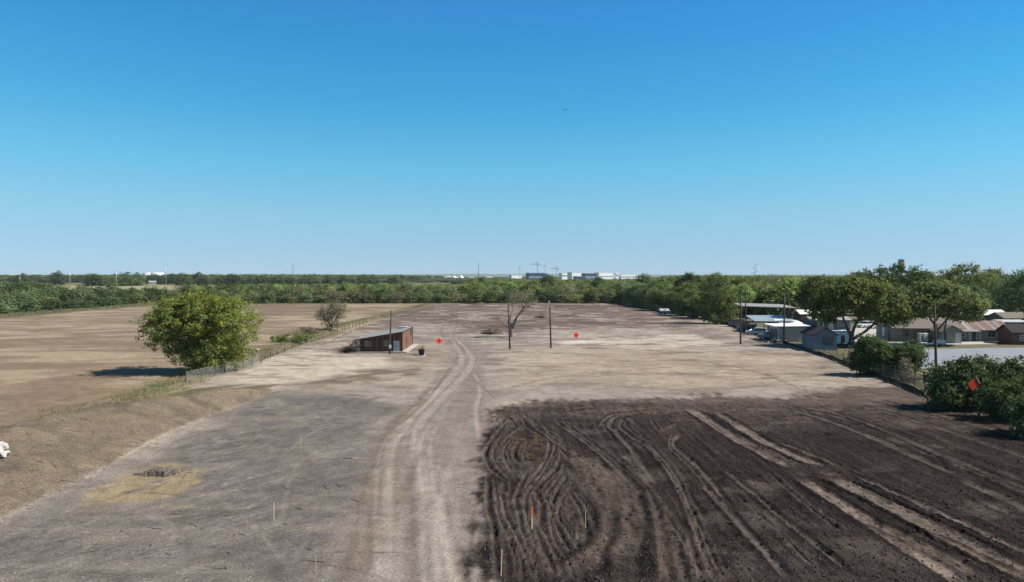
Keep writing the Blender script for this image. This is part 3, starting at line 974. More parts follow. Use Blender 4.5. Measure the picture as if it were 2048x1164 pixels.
def leaf_cloud(name, seed, blobs, n_clump, per, clump_r, leaf, m, zmin=0.15, shell=0.45, yellow=0.25, up=0.55, flat=0.6, wild=0.22):
    rng = np.random.default_rng(seed)
    B = np.array(blobs, float)
    w = (B[:, 3] * B[:, 4] * B[:, 5]) ** 0.67
    w /= w.sum()
    k = rng.choice(len(B), size=n_clump, p=w)
    d = rng.normal(size=(n_clump, 3))
    d /= np.linalg.norm(d, axis=1)[:, None]
    ph = rng.uniform(0, 6.28, size=(len(B), 6))
    lump = 1 + wild * (np.sin(d[:, 0] * 4 + ph[k, 0]) * np.sin(d[:, 1] * 4 + ph[k, 1]) + 0.7 * np.sin(d[:, 2] * 6 + ph[k, 2]) * np.sin(d[:, 0] * 7 + ph[k, 3]))
    r = (shell + (1 - shell) * rng.uniform(0, 1, n_clump) ** 0.45) * lump
    c = B[k, :3] + d * B[k, 3:6] * r[:, None]
    ok = c[:, 2] > zmin
    c, d, k = c[ok], d[ok], k[ok]
    n = len(c)
    cr = clump_r * rng.uniform(0.6, 1.35, n)
    ctint = rng.uniform(0.72, 1.25, n)
    cyel = rng.uniform(0, 1, n)
    C = np.repeat(c, per, axis=0)
    Dn = np.repeat(d, per, axis=0)
    R = np.repeat(cr, per)
    off = rng.normal(size=(n * per, 3)) * R[:, None] * np.array([0.55, 0.55, 0.45])
    P = C + off
    P[:, 2] = np.maximum(P[:, 2], zmin * 0.4)
    nr = Dn * 0.6 + rng.normal(size=P.shape) * flat + off / (R[:, None] + 1e-6) * 0.45
    nr[:, 2] += up
    nr /= np.linalg.norm(nr, axis=1)[:, None]
    a = rng.normal(size=P.shape)
    t = np.cross(nr, a)
    t /= np.linalg.norm(t, axis=1)[:, None] + 1e-9
    b = np.cross(nr, t)
    sz = leaf * rng.uniform(0.55, 1.35, len(P))
    asp = rng.uniform(0.45, 0.8, len(P))
    t = t * sz[:, None]
    b = b * (sz * asp)[:, None]
    V = np.stack([P + t, P + b, P - t, P - b], axis=1).reshape(-1, 3)
    nq = len(P)
    me = bpy.data.meshes.new(name)
    me.vertices.add(nq * 4)
    me.vertices.foreach_set('co', V.astype(np.float32).ravel())
    me.loops.add(nq * 4)
    me.loops.foreach_set('vertex_index', np.arange(nq * 4, dtype=np.int32))
    me.polygons.add(nq)
    me.polygons.foreach_set('loop_start', (np.arange(nq) * 4).astype(np.int32))
    me.update(calc_edges=True)
    tb = np.repeat(ctint, per) * rng.uniform(0.8, 1.2, nq)
    ty = np.repeat(cyel, per)
    rgba = np.ones((nq, 4), np.float32)
    rgba[:, 0] = tb * (1 + yellow * (ty - 0.4))
    rgba[:, 1] = tb * (1 + 0.25 * yellow * (ty - 0.5))
    rgba[:, 2] = tb * (1 - yellow * 0.6 * (ty - 0.5))
    ca = me.color_attributes.new('tint', 'FLOAT_COLOR', 'POINT')
    ca.data.foreach_set('color', np.repeat(rgba, 4, axis=0).ravel())
    me.materials.append(m)
    return me, c

def limb_mesh(name, seed, base_r, paths, m, twigs=None, twig_r=0.03, n=6):
    """paths: list of (points, r0, r1)."""
    rng = random.Random(seed)
    mb = MB()
    anchors = []
    for pts, r0, r1 in paths:
        Q = []
        for i in range(len(pts) - 1):
            a, b = Vector(pts[i]), Vector(pts[i + 1])
            for s in range(3):
                t = s / 3
                j = (b - a).length * 0.04
                Q.append(a.lerp(b, t) + (Vector((rng.uniform(-j, j), rng.uniform(-j, j), 0)) if (i or s) else Vector((0, 0, 0))))
        Q.append(Vector(pts[-1]))
        rr = [r0 + (r1 - r0) * i / (len(Q) - 1) for i in range(len(Q))]
        mb.tube(Q, rr, n)
        anchors.extend(Q[len(Q) // 3:])
    if twigs is not None:
        for c in twigs:
            c = Vector(c)
            a = min(anchors, key=lambda q: (q - c).length + max(0, (q.z - c.z)) * 1.5)
            mid = a.lerp(c, 0.5) + Vector((rng.uniform(-.2, .2), rng.uniform(-.2, .2), rng.uniform(-.05, .3)))
            mb.tube([a, mid, c], [twig_r * 1.6, twig_r, twig_r * 0.4], 4, cap=False)
    me = mb.mesh(name, True)
    me.materials.append(m)
    return me

def child(name, me, parent):
    o = bpy.data.objects.new(name, me)
    link(o, parent)
    return o

def plant(name, label, cat, loc, crown, trunk, rz=0.0, sc=(1, 1, 1), group=None, cname='crown'):
    t = thing(name, label, cat, loc, rz, group)
    t.scale = sc if hasattr(sc, '__len__') else (sc, sc, sc)
    if trunk is not None:
        child('trunk', trunk, t)
    child(cname, crown, t)
    return t

# --- kinds of tree used in the woods (about 10 m tall)
def wood_kind(i, m, n_clump, per, leaf, clump_r, wide=4.6, low=True):
    rng = random.Random(100 + i)
    bl = [(0, 0, 6.2, wide * 0.72, wide * 0.72, 3.4)]
    for q in range(5):
        a = q * 1.2566 + rng.uniform(-.4, .4)
        rr = wide * rng.uniform(0.45, 0.62)
        bl.append((rr * math.cos(a), rr * math.sin(a), rng.uniform(3.6 if low else 5.2, 7.2), wide * rng.uniform(.36, .5), wide * rng.uniform(.36, .5), rng.uniform(1.6, 2.5)))
    bl.append((rng.uniform(-1, 1), rng.uniform(-1, 1), 8.4, wide * 0.42, wide * 0.42, 1.7))
    if low:
        for q in range(4):
            a = q * 1.57 + rng.uniform(-.5, .5)
            bl.append((wide * .55 * math.cos(a), wide * .55 * math.sin(a), 1.9, wide * .4, wide * .4, 1.9))
    cm, cl = leaf_cloud('crown_kind', 200 + i, bl, n_clump, per, clump_r, leaf, m)
    fk = rng.uniform(1.2, 2.2)
    paths = [([(0, 0, -0.3), (0.1, 0, fk)], 0.26, 0.2)]
    for b in bl[1:5]:
        paths.append(([(0.1, 0, fk), (b[0] * 0.5, b[1] * 0.5, fk + (b[2] - fk) * 0.55), (b[0], b[1], b[2] + 0.6)], 0.17, 0.05))
    tm = limb_mesh('trunk_kind', 300 + i, .26, paths, BARK)
    return cm, tm

WK = {}
for i, (key, mk_, n_c, per, leaf, cr) in enumerate([
    ('b1', 'bright', 210, 8, 0.44, 1.1), ('b2', 'bright', 210, 8, 0.44, 1.1), ('b3', 'bright', 190, 8, 0.46, 1.2),
    ('g1', 'grey', 210, 8, 0.40, 1.0), ('g2', 'grey', 190, 8, 0.40, 1.1), ('g3', 'grey', 210, 8, 0.40, 1.0),
    ('d1', 'dark', 220, 8, 0.44, 1.1), ('d2', 'dark', 220, 8, 0.44, 1.1), ('d3', 'dark', 220, 8, 0.44, 1.2),
    ('m1', 'mid', 210, 8, 0.44, 1.1), ('m2', 'mid', 210, 8, 0.44, 1.1), ('n1', 'brown', 170, 8, 0.36, 1.0)]):
    WK[key] = wood_kind(i, LF[mk_], n_c, per, leaf, cr, 4.4 + 0.5 * (i % 3), True)
# finer kinds for trees that stand nearer
for i, (key, mk_) in enumerate([('Fm1', 'mid'), ('Fm2', 'mid'), ('Fg1', 'grey'), ('Fd1', 'dark'), ('Fd2', 'dark'), ('Fb1', 'bright')]):
    WK[key] = wood_kind(20 + i, LF[mk_], 620, 12, 0.25, 0.75, 4.7, i % 2 == 0)

def put_tree(kind, x, y, h, w=None, label='', group=None, name='tree', rng=random):
    s = h / 10.0
    ws = (w / 9.6) if w else s
    cm, tm = WK[kind]
    return plant(name, label, 'tree', (x, y, ground_h(x, y) if y < 345 else 0.0), cm, tm, rng.uniform(0, 6.28), (ws * rng.uniform(.9, 1.1), ws * rng.uniform(.9, 1.1), s), group)

# --- the wood behind the cleared field, front rows tree by tree
rng = random.Random(5)
cnt = 0
for row in range(5):
    y0 = 327 + row * 8.5
    x = -150.0
    while x < 62:
        x += rng.uniform(6.0, 9.0)
        y = y0 + rng.uniform(-3.0, 3.0) + 2.0 * math.sin(x * 0.11)
        h = [5.4, 6.8, 7.5, 7.8, 7.9][row] * rng.uniform(0.66, 1.22) * (1 + 0.10 * (x > -20))
        kind = rng.choice(['g1', 'g2', 'g3', 'n1', 'm1', 'd3'] if row < 2 else ['b1', 'b2', 'b3', 'm1', 'm2', 'g3', 'b1', 'd1', 'n1'])
        lab = ('low grey-green tree at the front edge of the wood behind the cleared field' if row < 2 else
               'taller bright green tree standing in the wood behind the cleared field')
        put_tree(kind, x, y, h, max(7.5, h * 1.0) * rng.uniform(0.95, 1.25), lab, 'front edge trees of the wood' if row < 2 else 'inner trees of the wood', 'wood_tree', rng)
        cnt += 1
# --- dark trees along the left edge of the mown field
for row in range(5):
    y = 208.0
    while y < 345:
        y += rng.uniform(6.5, 9.5)
        x = -172 - row * 9 + rng.uniform(-3.2, 3.2) + (y - 270) * 0.02
        h = [5.0, 7.2, 8.0, 8.2, 8.0][row] * rng.uniform(0.7, 1.12)
        kind = rng.choice(['d1', 'd2', 'd3', 'd1', 'm1', 'g3', 'd2'])
        put_tree(kind, x, y, h, max(8.0, h * 1.08) * rng.uniform(0.95, 1.25), 'dark green oak-like tree in the belt left of the mown field' if row else 'low dark tree at the very edge of the mown field on the left', 'trees left of the mown field' if row else 'low trees along the left field edge', 'field_edge_tree', rng)
# --- trees behind the fence on the right of the cleared site
for row in range(4):
    y = 203.0
    while y < 330:
        y += rng.uniform(7.0, 10.0)
        t = (y - 199) / 129.0
        x = 60.5 - 9 * t + row * 10.5 + rng.uniform(-2.0, 2.0)
        h = [8.2, 10.0, 11.0, 11.2][row] * rng.uniform(0.85, 1.12)
        kind = rng.choice(['Fm1', 'Fg1', 'Fm2', 'Fb1', 'Fg1'] if row < 2 else ['b1', 'm1', 'm2', 'b2'])
        put_tree(kind, x, y, h, h * rng.uniform(0.95, 1.2), 'grey-green tree in the row overhanging the fence right of the cleared site' if row == 0 else 'green tree standing behind the fence row right of the cleared site', 'fence row trees' if row == 0 else 'trees behind the fence row', 'fence_tree', rng)

# --- woodland too far off to count: instanced mass
def woodland(name, label, pts, kinds):
    me = bpy.data.meshes.new(name)
    n = len(pts)
    me.vertices.add(n)
    me.vertices.foreach_set('co', np.array([(p[0], p[1], 0.0) for p in pts], np.float32).ravel())
    a = me.attributes.new('size', 'FLOAT_VECTOR', 'POINT')
    a.data.foreach_set('vector', np.array([p[2] for p in pts], np.float32).ravel())
    a = me.attributes.new('turn', 'FLOAT_VECTOR', 'POINT')
    a.data.foreach_set('vector', np.array([(0, 0, p[3]) for p in pts], np.float32).ravel())
    a = me.attributes.new('kind_no', 'INT', 'POINT')
    a.data.foreach_set('value', np.array([p[4] for p in pts], np.int32))
    o = bpy.data.objects.new(name, me)
    link(o)
    ng = bpy.data.node_groups.new(name + '_nodes', 'GeometryNodeTree')
    ng.interface.new_socket('Geometry', in_out='INPUT', socket_type='NodeSocketGeometry')
    ng.interface.new_socket('Geometry', in_out='OUTPUT', socket_type='NodeSocketGeometry')
    gi = ng.nodes.new('NodeGroupInput')
    go = ng.nodes.new('NodeGroupOutput')
    jn = ng.nodes.new('GeometryNodeJoinGeometry')
    def attr(nm, ty):
        q = ng.nodes.new('GeometryNodeInputNamedAttribute')
        q.data_type = ty
        q.inputs['Name'].default_value = nm
        return q
    at_s, at_t, at_k = attr('size', 'FLOAT_VECTOR'), attr('turn', 'FLOAT_VECTOR'), attr('kind_no', 'INT')
    for i, src in enumerate(kinds):
        cp = ng.nodes.new('FunctionNodeCompare')
        cp.data_type = 'INT'
        cp.operation = 'EQUAL'
        ng.links.new(at_k.outputs['Attribute'], cp.inputs[2])
        cp.inputs[3].default_value = i
        ob = ng.nodes.new('GeometryNodeObjectInfo')
        ob.transform_space = 'ORIGINAL'
        ob.inputs['As Instance'].default_value = True
        ob.inputs['Object'].default_value = src
        ip = ng.nodes.new('GeometryNodeInstanceOnPoints')
        ng.links.new(gi.outputs[0], ip.inputs['Points'])
        ng.links.new(cp.outputs['Result'], ip.inputs['Selection'])
        ng.links.new(ob.outputs['Geometry'], ip.inputs['Instance'])
        ng.links.new(at_t.outputs['Attribute'], ip.inputs['Rotation'])
        ng.links.new(at_s.outputs['Attribute'], ip.inputs['Scale'])
        ng.links.new(ip.outputs[0], jn.inputs[0])
    ng.links.new(jn.outputs[0], go.inputs[0])
    md_ = o.modifiers.new('instances', 'NODES')
    md_.node_group = ng
    tag(o, label, 'woodland', kind='stuff')
    return o

def crown_of(key):
    for o in bpy.data.objects:
        if o.type == 'MESH' and o.data == WK[key][0]:
            return o
R2 = np.random.default_rng(9)
def scatter(y0, y1, slope0, slope1, step, hmin, hmax, nk, keep=None, wide=1.15):
    out = []
    y = y0
    while y < y1:
        x = slope0(y)
        while x < slope1(y):
            px_, py_ = x + R2.uniform(-.45, .45) * step, y + R2.uniform(-.45, .45) * step
            if keep is None or keep(px_, py_):
                h = R2.uniform(hmin, hmax) / 10.0
                w_ = max(h, step / 9.5) * wide * R2.uniform(.9, 1.15)
                out.append((px_, py_, (w_, w_, h), R2.uniform(0, 6.28), int(R2.integers(0, nk))))
            x += step
        y += step * 0.9
    return out
def nz(x, y, s, seed):
    return float(fbm(np.array([x * s]), np.array([y * s]), seed, 3)[0])
mid_keep = lambda x, y: not (y > 470 and y < 900 and x < -0.4 * y)
A_ = scatter(371, 430, lambda y: -0.45 * y - 10, lambda y: 0.20 * y, 8.5, 6.0, 8.0, 5, mid_keep)
A_ += scatter(430, 640, lambda y: -0.45 * y - 10, lambda y: -0.05 * y, 9.5, 3.8, 6.2, 5, mid_keep)
A_ += scatter(430, 640, lambda y: -0.05 * y, lambda y: 0.20 * y, 9.0, 7.5, 10.5, 5, mid_keep)
woodland('wood', 'dense green wood reaching back behind the cleared field', A_, [crown_of(k) for k in ('b1', 'b2', 'm1', 'n1', 'd1')])
B_ = scatter(345, 1500, lambda y: 0.21 * y + 18, lambda y: 0.95 * y, 11.0, 9.0, 13.0, 4, lambda x, y: y < 600 or nz(x, y, .006, 3) > .38)
woodland('right_wood', 'green woodland stretching to the horizon behind the houses', B_, [crown_of(k) for k in ('b1', 'm1', 'm2', 'g1')])
C_ = scatter(880, 3600, lambda y: -0.95 * y, lambda y: -0.10 * y, 20.0, 11.0, 16.0, 4, lambda x, y: nz(x, y, .004, 6) > .40 + max(0, x / y + .47) * 0.75, 1.0)
C_ += scatter(348, 470, lambda y: -0.95 * y, lambda y: -0.70 * y, 9.5, 8.0, 10.0, 4)
woodland('left_wood', 'dull green woodland beyond the pale meadow on the left', C_, [crown_of(k) for k in ('d1', 'd2', 'm1', 'g3')])
D_ = scatter(1100, 6500, lambda y: -0.40 * y, lambda y: 0.30 * y, 34.0, 4.0, 7.0, 3, lambda x, y: nz(x, y * 2.5, .0028, 8) > .485, .7)
woodland('horizon_wood', 'scattered dark tree belts on the far plain before the horizon', D_, [crown_of(k) for k in ('d3', 'm2', 'd1')])

# --- single trees -------------------------------------------------
def at(u, v):
    return gpz(u, v)

# big round tree in the mown field
bl = [(0.4, 0, 7.4, 5.0, 4.8, 3.5), (-4.4, 0, 6.0, 3.1, 3.2, 2.5), (5.3, 0, 7.0, 3.6, 3.4, 3.3), (3.4, -.8, 3.5, 3.5, 3.0, 3.0), (5.6, .5, 3.1, 2.3, 2.4, 2.0),
      (-1.2, 0, 4.4, 3.2, 3.2, 2.4), (0.8, -1.6, 1.7, 2.3, 1.9, 1.7), (2.0, -1.4, 1.2, 2.6, 1.6, 1.3), (0.4, 0, 9.4, 3.4, 3.2, 1.9), (4.0, 0, 9.2, 2.8, 2.6, 1.6), (-3.0, 0, 8.3, 2.8, 2.6, 1.8)]
cm, cl = leaf_cloud('crown', 1, bl, 1500, 40, 0.50, 0.125, LF['yellow'], yellow=0.55, wild=0.34, shell=.35)
tm = limb_mesh('trunk', 2, .3, [([(0, 0, -.3), (0.1, 0, 1.4)], .38, .32), ([(0.1, 0, 1.4), (-1.5, 0, 3.8), (-4, .3, 6.2)], .2, .06), ([(0.1, 0, 1.4), (.4, 0, 4.5), (.4, .2, 8.6)], .24, .06),
     ([(0.1, 0, 1.4), (2.4, .2, 4), (5.2, 0, 7)], .2, .06), ([(.1, 0, 1.2), (1.6, -.8, 2.2), (3.6, -1, 3.6)], .15, .05)], BARK, cl[::7])
plant('broad_tree', 'big round yellow-green tree with foliage down to the ground in the mown field', 'tree', at(390, 744), cm, tm, sc=(.96, 1.25, .97))
# thin brownish tree by the ditch
bl = [(0, 0, 4.6, 3.2, 3.0, 2.4), (1.6, 0, 5.6, 2.6, 2.4, 1.6), (-1.6, 0, 3.6, 2.4, 2.2, 1.8), (0, 0, 2.2, 2.4, 2.2, 1.5), (2.6, 0, 4.6, 1.8, 1.8, 1.5)]
cm, cl = leaf_cloud('crown', 3, bl, 420, 14, 0.6, 0.13, LF['sparse'], shell=.3, wild=0.3)
tm = limb_mesh('trunk', 4, .2, [([(0, 0, -.2), (.1, 0, 1)], .2, .17), ([(.1, 0, 1), (-1.2, 0, 2.6), (-2.6, 0, 4.4)], .12, .03), ([(.1, 0, 1), (.2, 0, 3), (.2, 0, 6.2)], .13, .03),
     ([(.1, 0, 1), (1.4, 0, 3), (3.2, 0, 5.8)], .12, .03)], BARK_PALE, cl[::2], .025)
plant('thin_tree', 'small brownish half-leafless tree beside the ditch behind the shed', 'tree', at(662, 661), cm, tm)
# low dark shrub and leafy bush in the ditch
cm, cl = leaf_cloud('crown', 5, [(0, 0, .8, 2.6, 1.6, .9), (1.4, 0, .7, 1.8, 1.3, .8)], 120, 14, .35, .12, LF['dry'], zmin=.05)
plant('dry_shrub', 'low grey dry shrub at the far end of the ditch bushes', 'shrub', at(612, 668), cm, None, cname='foliage')
cm, cl = leaf_cloud('crown', 6, [(0, 0, .8, 2.8, 1.6, 1.0), (2.2, .6, .9, 2.0, 1.5, 1.0), (-2.4, -.4, .6, 1.6, 1.2, .7)], 200, 16, .4, .13, LF['bright'], zmin=.05)
plant('ditch_bush', 'leafy green bush growing in the ditch left of the shed', 'bush', at(583, 684), cm, None, cname='foliage')
# half-dead leaning tree in the middle of the site
fk = (0.3, 0, 1.6)
P_ = [([(0, 0, -.2), fk], .46, .40), ([fk, (1.0, 0, 3.4), (2.4, .1, 5.4)], .36, .2), ([(2.4, .1, 5.4), (3.2, 0, 6.8), (4.0, .2, 8.2)], .12, .03), ([fk, (-.35, .1, 2.8), (-.1, 0, 3.8)], .34, .26),
      ([(-.1, 0, 3.8), (.5, 0, 5.2), (.5, .1, 7.0)], .09, .02), ([(2.4, .1, 5.4), (1.9, .3, 6.8), (1.7, .2, 8.6)], .1, .02), ([fk, (-1.5, 0, 2.4), (-2.6, 0, 3.6)], .1, .03), ([(2.0, 0, 4.8), (3.6, .4, 6.0), (5.0, .3, 6.6)], .09, .02)]
cm, cl = leaf_cloud('crown', 8, [(2.6, 0, 7.4, 2.8, 2.2, 1.6), (.6, 0, 7.2, 2.4, 2.0, 1.5), (3.9, 0, 6.2, 1.9, 1.6, 1.5)], 260, 6, .55, .09, LF['sparse'], shell=.2, wild=.3)
tm = limb_mesh('trunk', 9, .3, P_, BARK_PALE, cl, .02)
plant('leaning_tree', 'half-dead leaning tree with forked bare trunk in the middle of the site', 'tree', at(1021, 674), cm, tm, sc=1.12)

# right-hand trees
def big_tree(name, label, u, v, bl, paths, m, seed, n_clump, per, leaf, cr, **kw):
    cm, cl = leaf_cloud('crown', seed, bl, n_clump, per, cr, leaf, m, **kw)
    tm = limb_mesh('trunk', seed + 1, .3, paths, BARK, cl[::9], .04)
    return plant(name, label, 'tree', at(u, v), cm, tm)
# A: olive tree with the low leaning limb
big_tree('shade_tree', 'broad olive-green tree with a low leaning limb beside the small blue-grey house', 1704, 693,
         [(-2.5, 0, 9.2, 4.0, 4, 2.9), (2.2, 0, 9.4, 4.6, 4.2, 3.0), (6.6, 0, 7.6, 3.6, 3.4, 2.6), (-5.0, 0, 6.9, 2.6, 2.8, 2.2), (8.2, 0, 5.6, 2.2, 2.2, 1.6), (4, 0, 6.2, 3, 3, 1.6), (0, 0, 11.4, 3, 3, 1.3)],
         [([(0, 0, -.3), (-.1, 0, 1.8)], .5, .4), ([(-.1, 0, 1.8), (-1.6, 0, 4.6), (-3.2, 0, 8.6)], .3, .1), ([(0, 0, 1.2), (2.6, 0, 3.0), (5.2, 0, 5.2), (7, 0, 7.6)], .3, .1), ([(-.1, 0, 1.8), (1.0, 0, 5), (2.2, 0, 9.2)], .3, .1)],
         LF['olive'], 21, 800, 26, .26, .8, yellow=.35)
# A2: darker tree with two thin stems
big_tree('dark_tree', 'dark green two-stemmed tree behind the small blue-grey house', 1637, 663,
         [(0, 0, 9.6, 3.8, 3.6, 2.9), (-2.4, 0, 7.6, 2.6, 2.6, 2.2), (2.4, 0, 8.0, 2.8, 2.6, 2.4), (0, 0, 11.4, 2.6, 2.6, 1.3)],
         [([(-.5, 0, -.3), (-.9, 0, 3), (-1.8, 0, 7.2)], .24, .1), ([(.4, 0, -.3), (1.0, 0, 3.2), (1.8, 0, 7.8)], .24, .1)],
         LF['mid'], 23, 460, 24, .27, .8)
# B: umbrella tree
big_tree('umbrella_tree', 'flat-topped umbrella-shaped green tree in front of the tan house', 1874, 691,
         [(-3.6, 0, 8.2, 3.8, 3.6, 1.9), (1.6, 0, 9.2, 4.2, 4.0, 2.1), (5.6, 0, 7.6, 3.0, 3.0, 1.8), (-1.2, 0, 10.6, 3.2, 3.2, 1.2), (-5.0, 0, 6.6, 1.8, 1.9, 1.2), (3.6, 0, 6.4, 2.4, 2.2, 1.2), (-2.2, .4, 7.0, 3.0, 2.6, 1.5), (5.4, 0, 6.2, 2.6, 2.4, 1.5)],
         [([(0, 0, -.3), (0, 0, 2.2), (-.5, 0, 4.0)], .34, .28), ([(-.5, 0, 4.0), (-2.2, 0, 6.0), (-3.8, 0, 8)], .2, .07), ([(-.5, 0, 4.0), (.6, 0, 6.2), (1.4, 0, 9)], .2, .07), ([(0, 0, 2.8), (2.2, 0, 5.2), (5.0, 0, 7.4)], .18, .06), ([(1.6, .4, -.3), (1.6, .3, 3), (2.2, 0, 7)], .2, .1)],
         LF['mid'], 25, 800, 28, .25, .75, up=.6)
# C-E: tall trees at the back
def tall(name, label, x, y, bl, m, seed, n, per, leaf, cr, **kw):
    cm, cl = leaf_cloud('crown', seed, bl, n, per, cr, leaf, m, **kw)
    tm = limb_mesh('trunk', seed + 1, .3, [([(0, 0, -.3), (0, 0, 4)], .45, .35)] + [([(0, 0, 4), (b[0] * .5, b[1] * .5, 4 + (b[2] - 4) * .5), (b[0], b[1], b[2])], .25, .06) for b in bl[:4]], BARK)
    return plant(name, label, 'tree', (x, y, 0), cm, tm)
X = lambda u, D: (u - 1024) / FPX * D
tall('feathery_tree', 'tall feathery green tree with spiky top behind the shade tree', X(1775, 225), 225,
     [(0, 0, 11, 7, 6, 4.5), (-6, 0, 10, 5, 5, 4), (6, 0, 11, 6, 5, 4), (-2, 0, 15.3, 2.0, 2.2, 2.0), (3.4, 0, 15.4, 2.2, 2.4, 2.0), (9, 0, 14.6, 2.2, 2, 2.2), (-7, 0, 13.4, 2, 2, 1.8), (0, 0, 5, 7, 6, 3.5)], LF['mid'], 31, 520, 18, .32, .9, wild=.35)
tall('spreading_tree', 'large dark green spreading tree behind the umbrella tree', X(1925, 205), 205,
     [(0, 0, 12, 6.5, 6, 4.2), (-6, 0, 9, 4.5, 5, 4), (6, 0, 10, 5, 5, 4), (1, 0, 15.2, 3.6, 3, 1.8), (-4, 0, 14.2, 2.6, 2.6, 1.6), (0, 0, 5, 7, 6, 3.5), (9, 0, 6.6, 3.5, 4, 3)], LF['mid'], 33, 520, 18, .3, .9)
tall('far_right_oak', 'dark oak-like tree at the right edge of the picture behind the white roofed house', X(2052, 165), 165,
     [(0, 0, 9.6, 5.5, 5, 4.4), (-3.6, 0, 8, 3.6, 4, 3.4), (0, 0, 12.8, 3.6, 3.6, 1.7), (5, 0, 8, 5, 4, 4), (9, 0, 9, 5, 4, 4)], LF['dark'], 35, 480, 18, .26, .85)
tall('gap_tree', 'mid green tree between the spreading tree and the dark oak', X(1985, 245), 245,
     [(0, 0, 11, 5, 5, 4), (-4, 0, 9, 4, 4, 3.6), (4, 0, 10, 4, 4, 3.8), (0, 0, 14, 3, 3, 1.8), (0, 0, 5, 6, 5, 3)], LF['dark'], 37, 300, 16, .34, .95)
tall('fence_corner_tree', 'large dense green tree reaching the ground where the fence row ends', X(1438, 184), 186,
     [(0, 0, 8.5, 4.6, 4.4, 3.6), (-2, 0, 5.2, 3.6, 3.6, 3), (2.6, 0, 5, 3.4, 3.4, 3), (0, 0, 11.8, 2.8, 2.8, 1.8), (2.2, -1, 2.2, 2.8, 2.4, 2), (-1.8, -1, 2.2, 2.6, 2.4, 2)], LF['mid'], 39, 520, 20, .24, .8)
cm, cl = leaf_cloud('crown', 41, [(0, 0, 10, 5.2, 5, 3), (-4.4, 0, 8.6, 3, 3, 2.4), (4.2, 0, 8.8, 3.2, 3, 2.6), (0, 0, 12.6, 3, 3, 1.4)], 330, 10, .8, .17, LF['sparse'], shell=.3, wild=.3)
tm = limb_mesh('trunk', 42, .4, [([(0, 0, -.3), (0, 0, 2.5)], .4, .35)] + [([(0, 0, 2.5), (a * .35, b * .4, 5.5), (a, b, 9.5)], .22, .05) for a, b in ((-4.5, 0), (-2, 1), (.4, -1), (2.4, .6), (4.4, 0))], BARK, cl[::2], .03)
plant('vase_tree', 'thin brownish vase-shaped tree behind the long carport', 'tree', (X(1545, 228), 228, 0), cm, tm)
for i, (u, D, h, w, key, lb) in enumerate([
    (1610, 250, 12.4, 11, 'Fm2', 'green tree behind the metal-roofed grey building'), (1488, 245, 12.2, 13, 'Fb1', 'yellowish green tree right behind the fence corner tree'),
    (1665, 285, 13.0, 14, 'Fm1', 'rounded green tree far behind the dark two-stemmed tree'), (1850, 255, 15, 12, 'Fm2', 'tall green tree seen between the feathery and the spreading trees'),
    (1380, 265, 14.2, 13, 'Fd1', 'dark round-topped tree standing above the fence row near the white terminal'), (1288, 372, 14.0, 12, 'Fd2', 'dark tree breaking the skyline right of the white terminal buildings'),
    (1235, 330, 9.6, 9, 'Fd2', 'dark tree at the right corner of the wood by the fence'), (965, 420, 12.6, 11, 'Fm1', 'dark green tree under the transmission pole left of the cranes'),
    (1098, 430, 13.6, 14, 'Fm2', 'dark green tree poking up in front of the blue terminal building'), (1195, 372, 12.4, 11, 'Fd1', 'dark rounded tree below the glass terminal block'),
    (1560, 330, 13, 13, 'Fb1', 'bright green tree far behind the thin vase-shaped tree'), (1740, 200, 10, 12, 'Fd1', 'dark tree behind the two parked white cars'),
    (1800, 188, 10.5, 12, 'Fm1', 'green tree standing over the ridge of the tan house'), (1690, 205, 11.5, 12, 'Fm2', 'green tree behind the long mobile home'),
    (1722, 245, 14.5, 14, 'Fd1', 'tall dark tree behind the parked white cars and the shade tree'), (1945, 182, 10.5, 12, 'Fd1', 'dark tree behind the ridge of the rusty roofed house'),
    (1972, 228, 14.5, 13, 'Fm1', 'tall green tree behind the small white roofed house'), (2036, 215, 13, 13, 'Fd2', 'dark tall tree behind the far grey roofed house'),
    (2010, 190, 9.5, 11, 'Fd2', 'dark low tree beside the small white roofed house'), (1905, 170, 8.4, 9, 'Fm1', 'green tree just behind the rusty roofed house')]):
    t = put_tree(key, X(u, D), D, h, w, lb, None, 'backdrop_tree', random.Random(i))
for i, (u, D, h) in enumerate([(115, 1000, 20), (180, 1100, 17), (248, 900, 18), (275, 900, 17), (365, 900, 17), (400, 950, 18), (45, 900, 16), (345, 1100, 17)]):
    put_tree('d%d' % (i % 3 + 1), X(u, D), D, h, 24, 'big dark tree rising above the left horizon wood', 'large horizon trees on the left', 'horizon_tree', random.Random(i))
# bushes along the right fence
def bush(name, label, u, v, bl, m, seed, n, per, leaf, cr, **kw):
    cm, cl = leaf_cloud('foliage', seed, bl, n, per, cr, leaf, m, zmin=.05, **kw)
    st = limb_mesh('stem', seed + 1, .08, [([(b[0] * .2, b[1] * .2, -.2), (b[0] * .6, b[1] * .6, b[2] * .5), (b[0], b[1], b[2])], .06, .02) for b in bl], BARK, cl[::12], .012)
    p = at(u, v)
    t = thing(name, label, 'bush', p)
    child('stem', st, t)
    child('foliage', cm, t)
    return t
bush('fence_bush', 'big rounded green bush on the fence line in front of the shade tree', 1785, 752,
     [(0, 0, 2.2, 2.8, 2.0, 2.0), (-2.6, .6, 3.3, 2.2, 1.8, 1.9), (2.2, 0, 2.6, 2.0, 1.8, 1.9), (-1, 0, 1.2, 3.2, 2, 1.3), (-3.4, 1.2, 1.8, 1.6, 1.6, 1.6)], LF['bush'], 51, 560, 32, .16, .52)
bush('tan_shrub', 'dry straw-coloured shrub at the foot of the fence bush', 1812, 766,
     [(0, 0, 1.6, .8, .7, 1.5), (.5, 0, .7, 1.1, .8, .7), (-.6, 0, .5, 1.0, .7, .5)], LF['dry'], 53, 120, 20, .09, .3, up=.1)
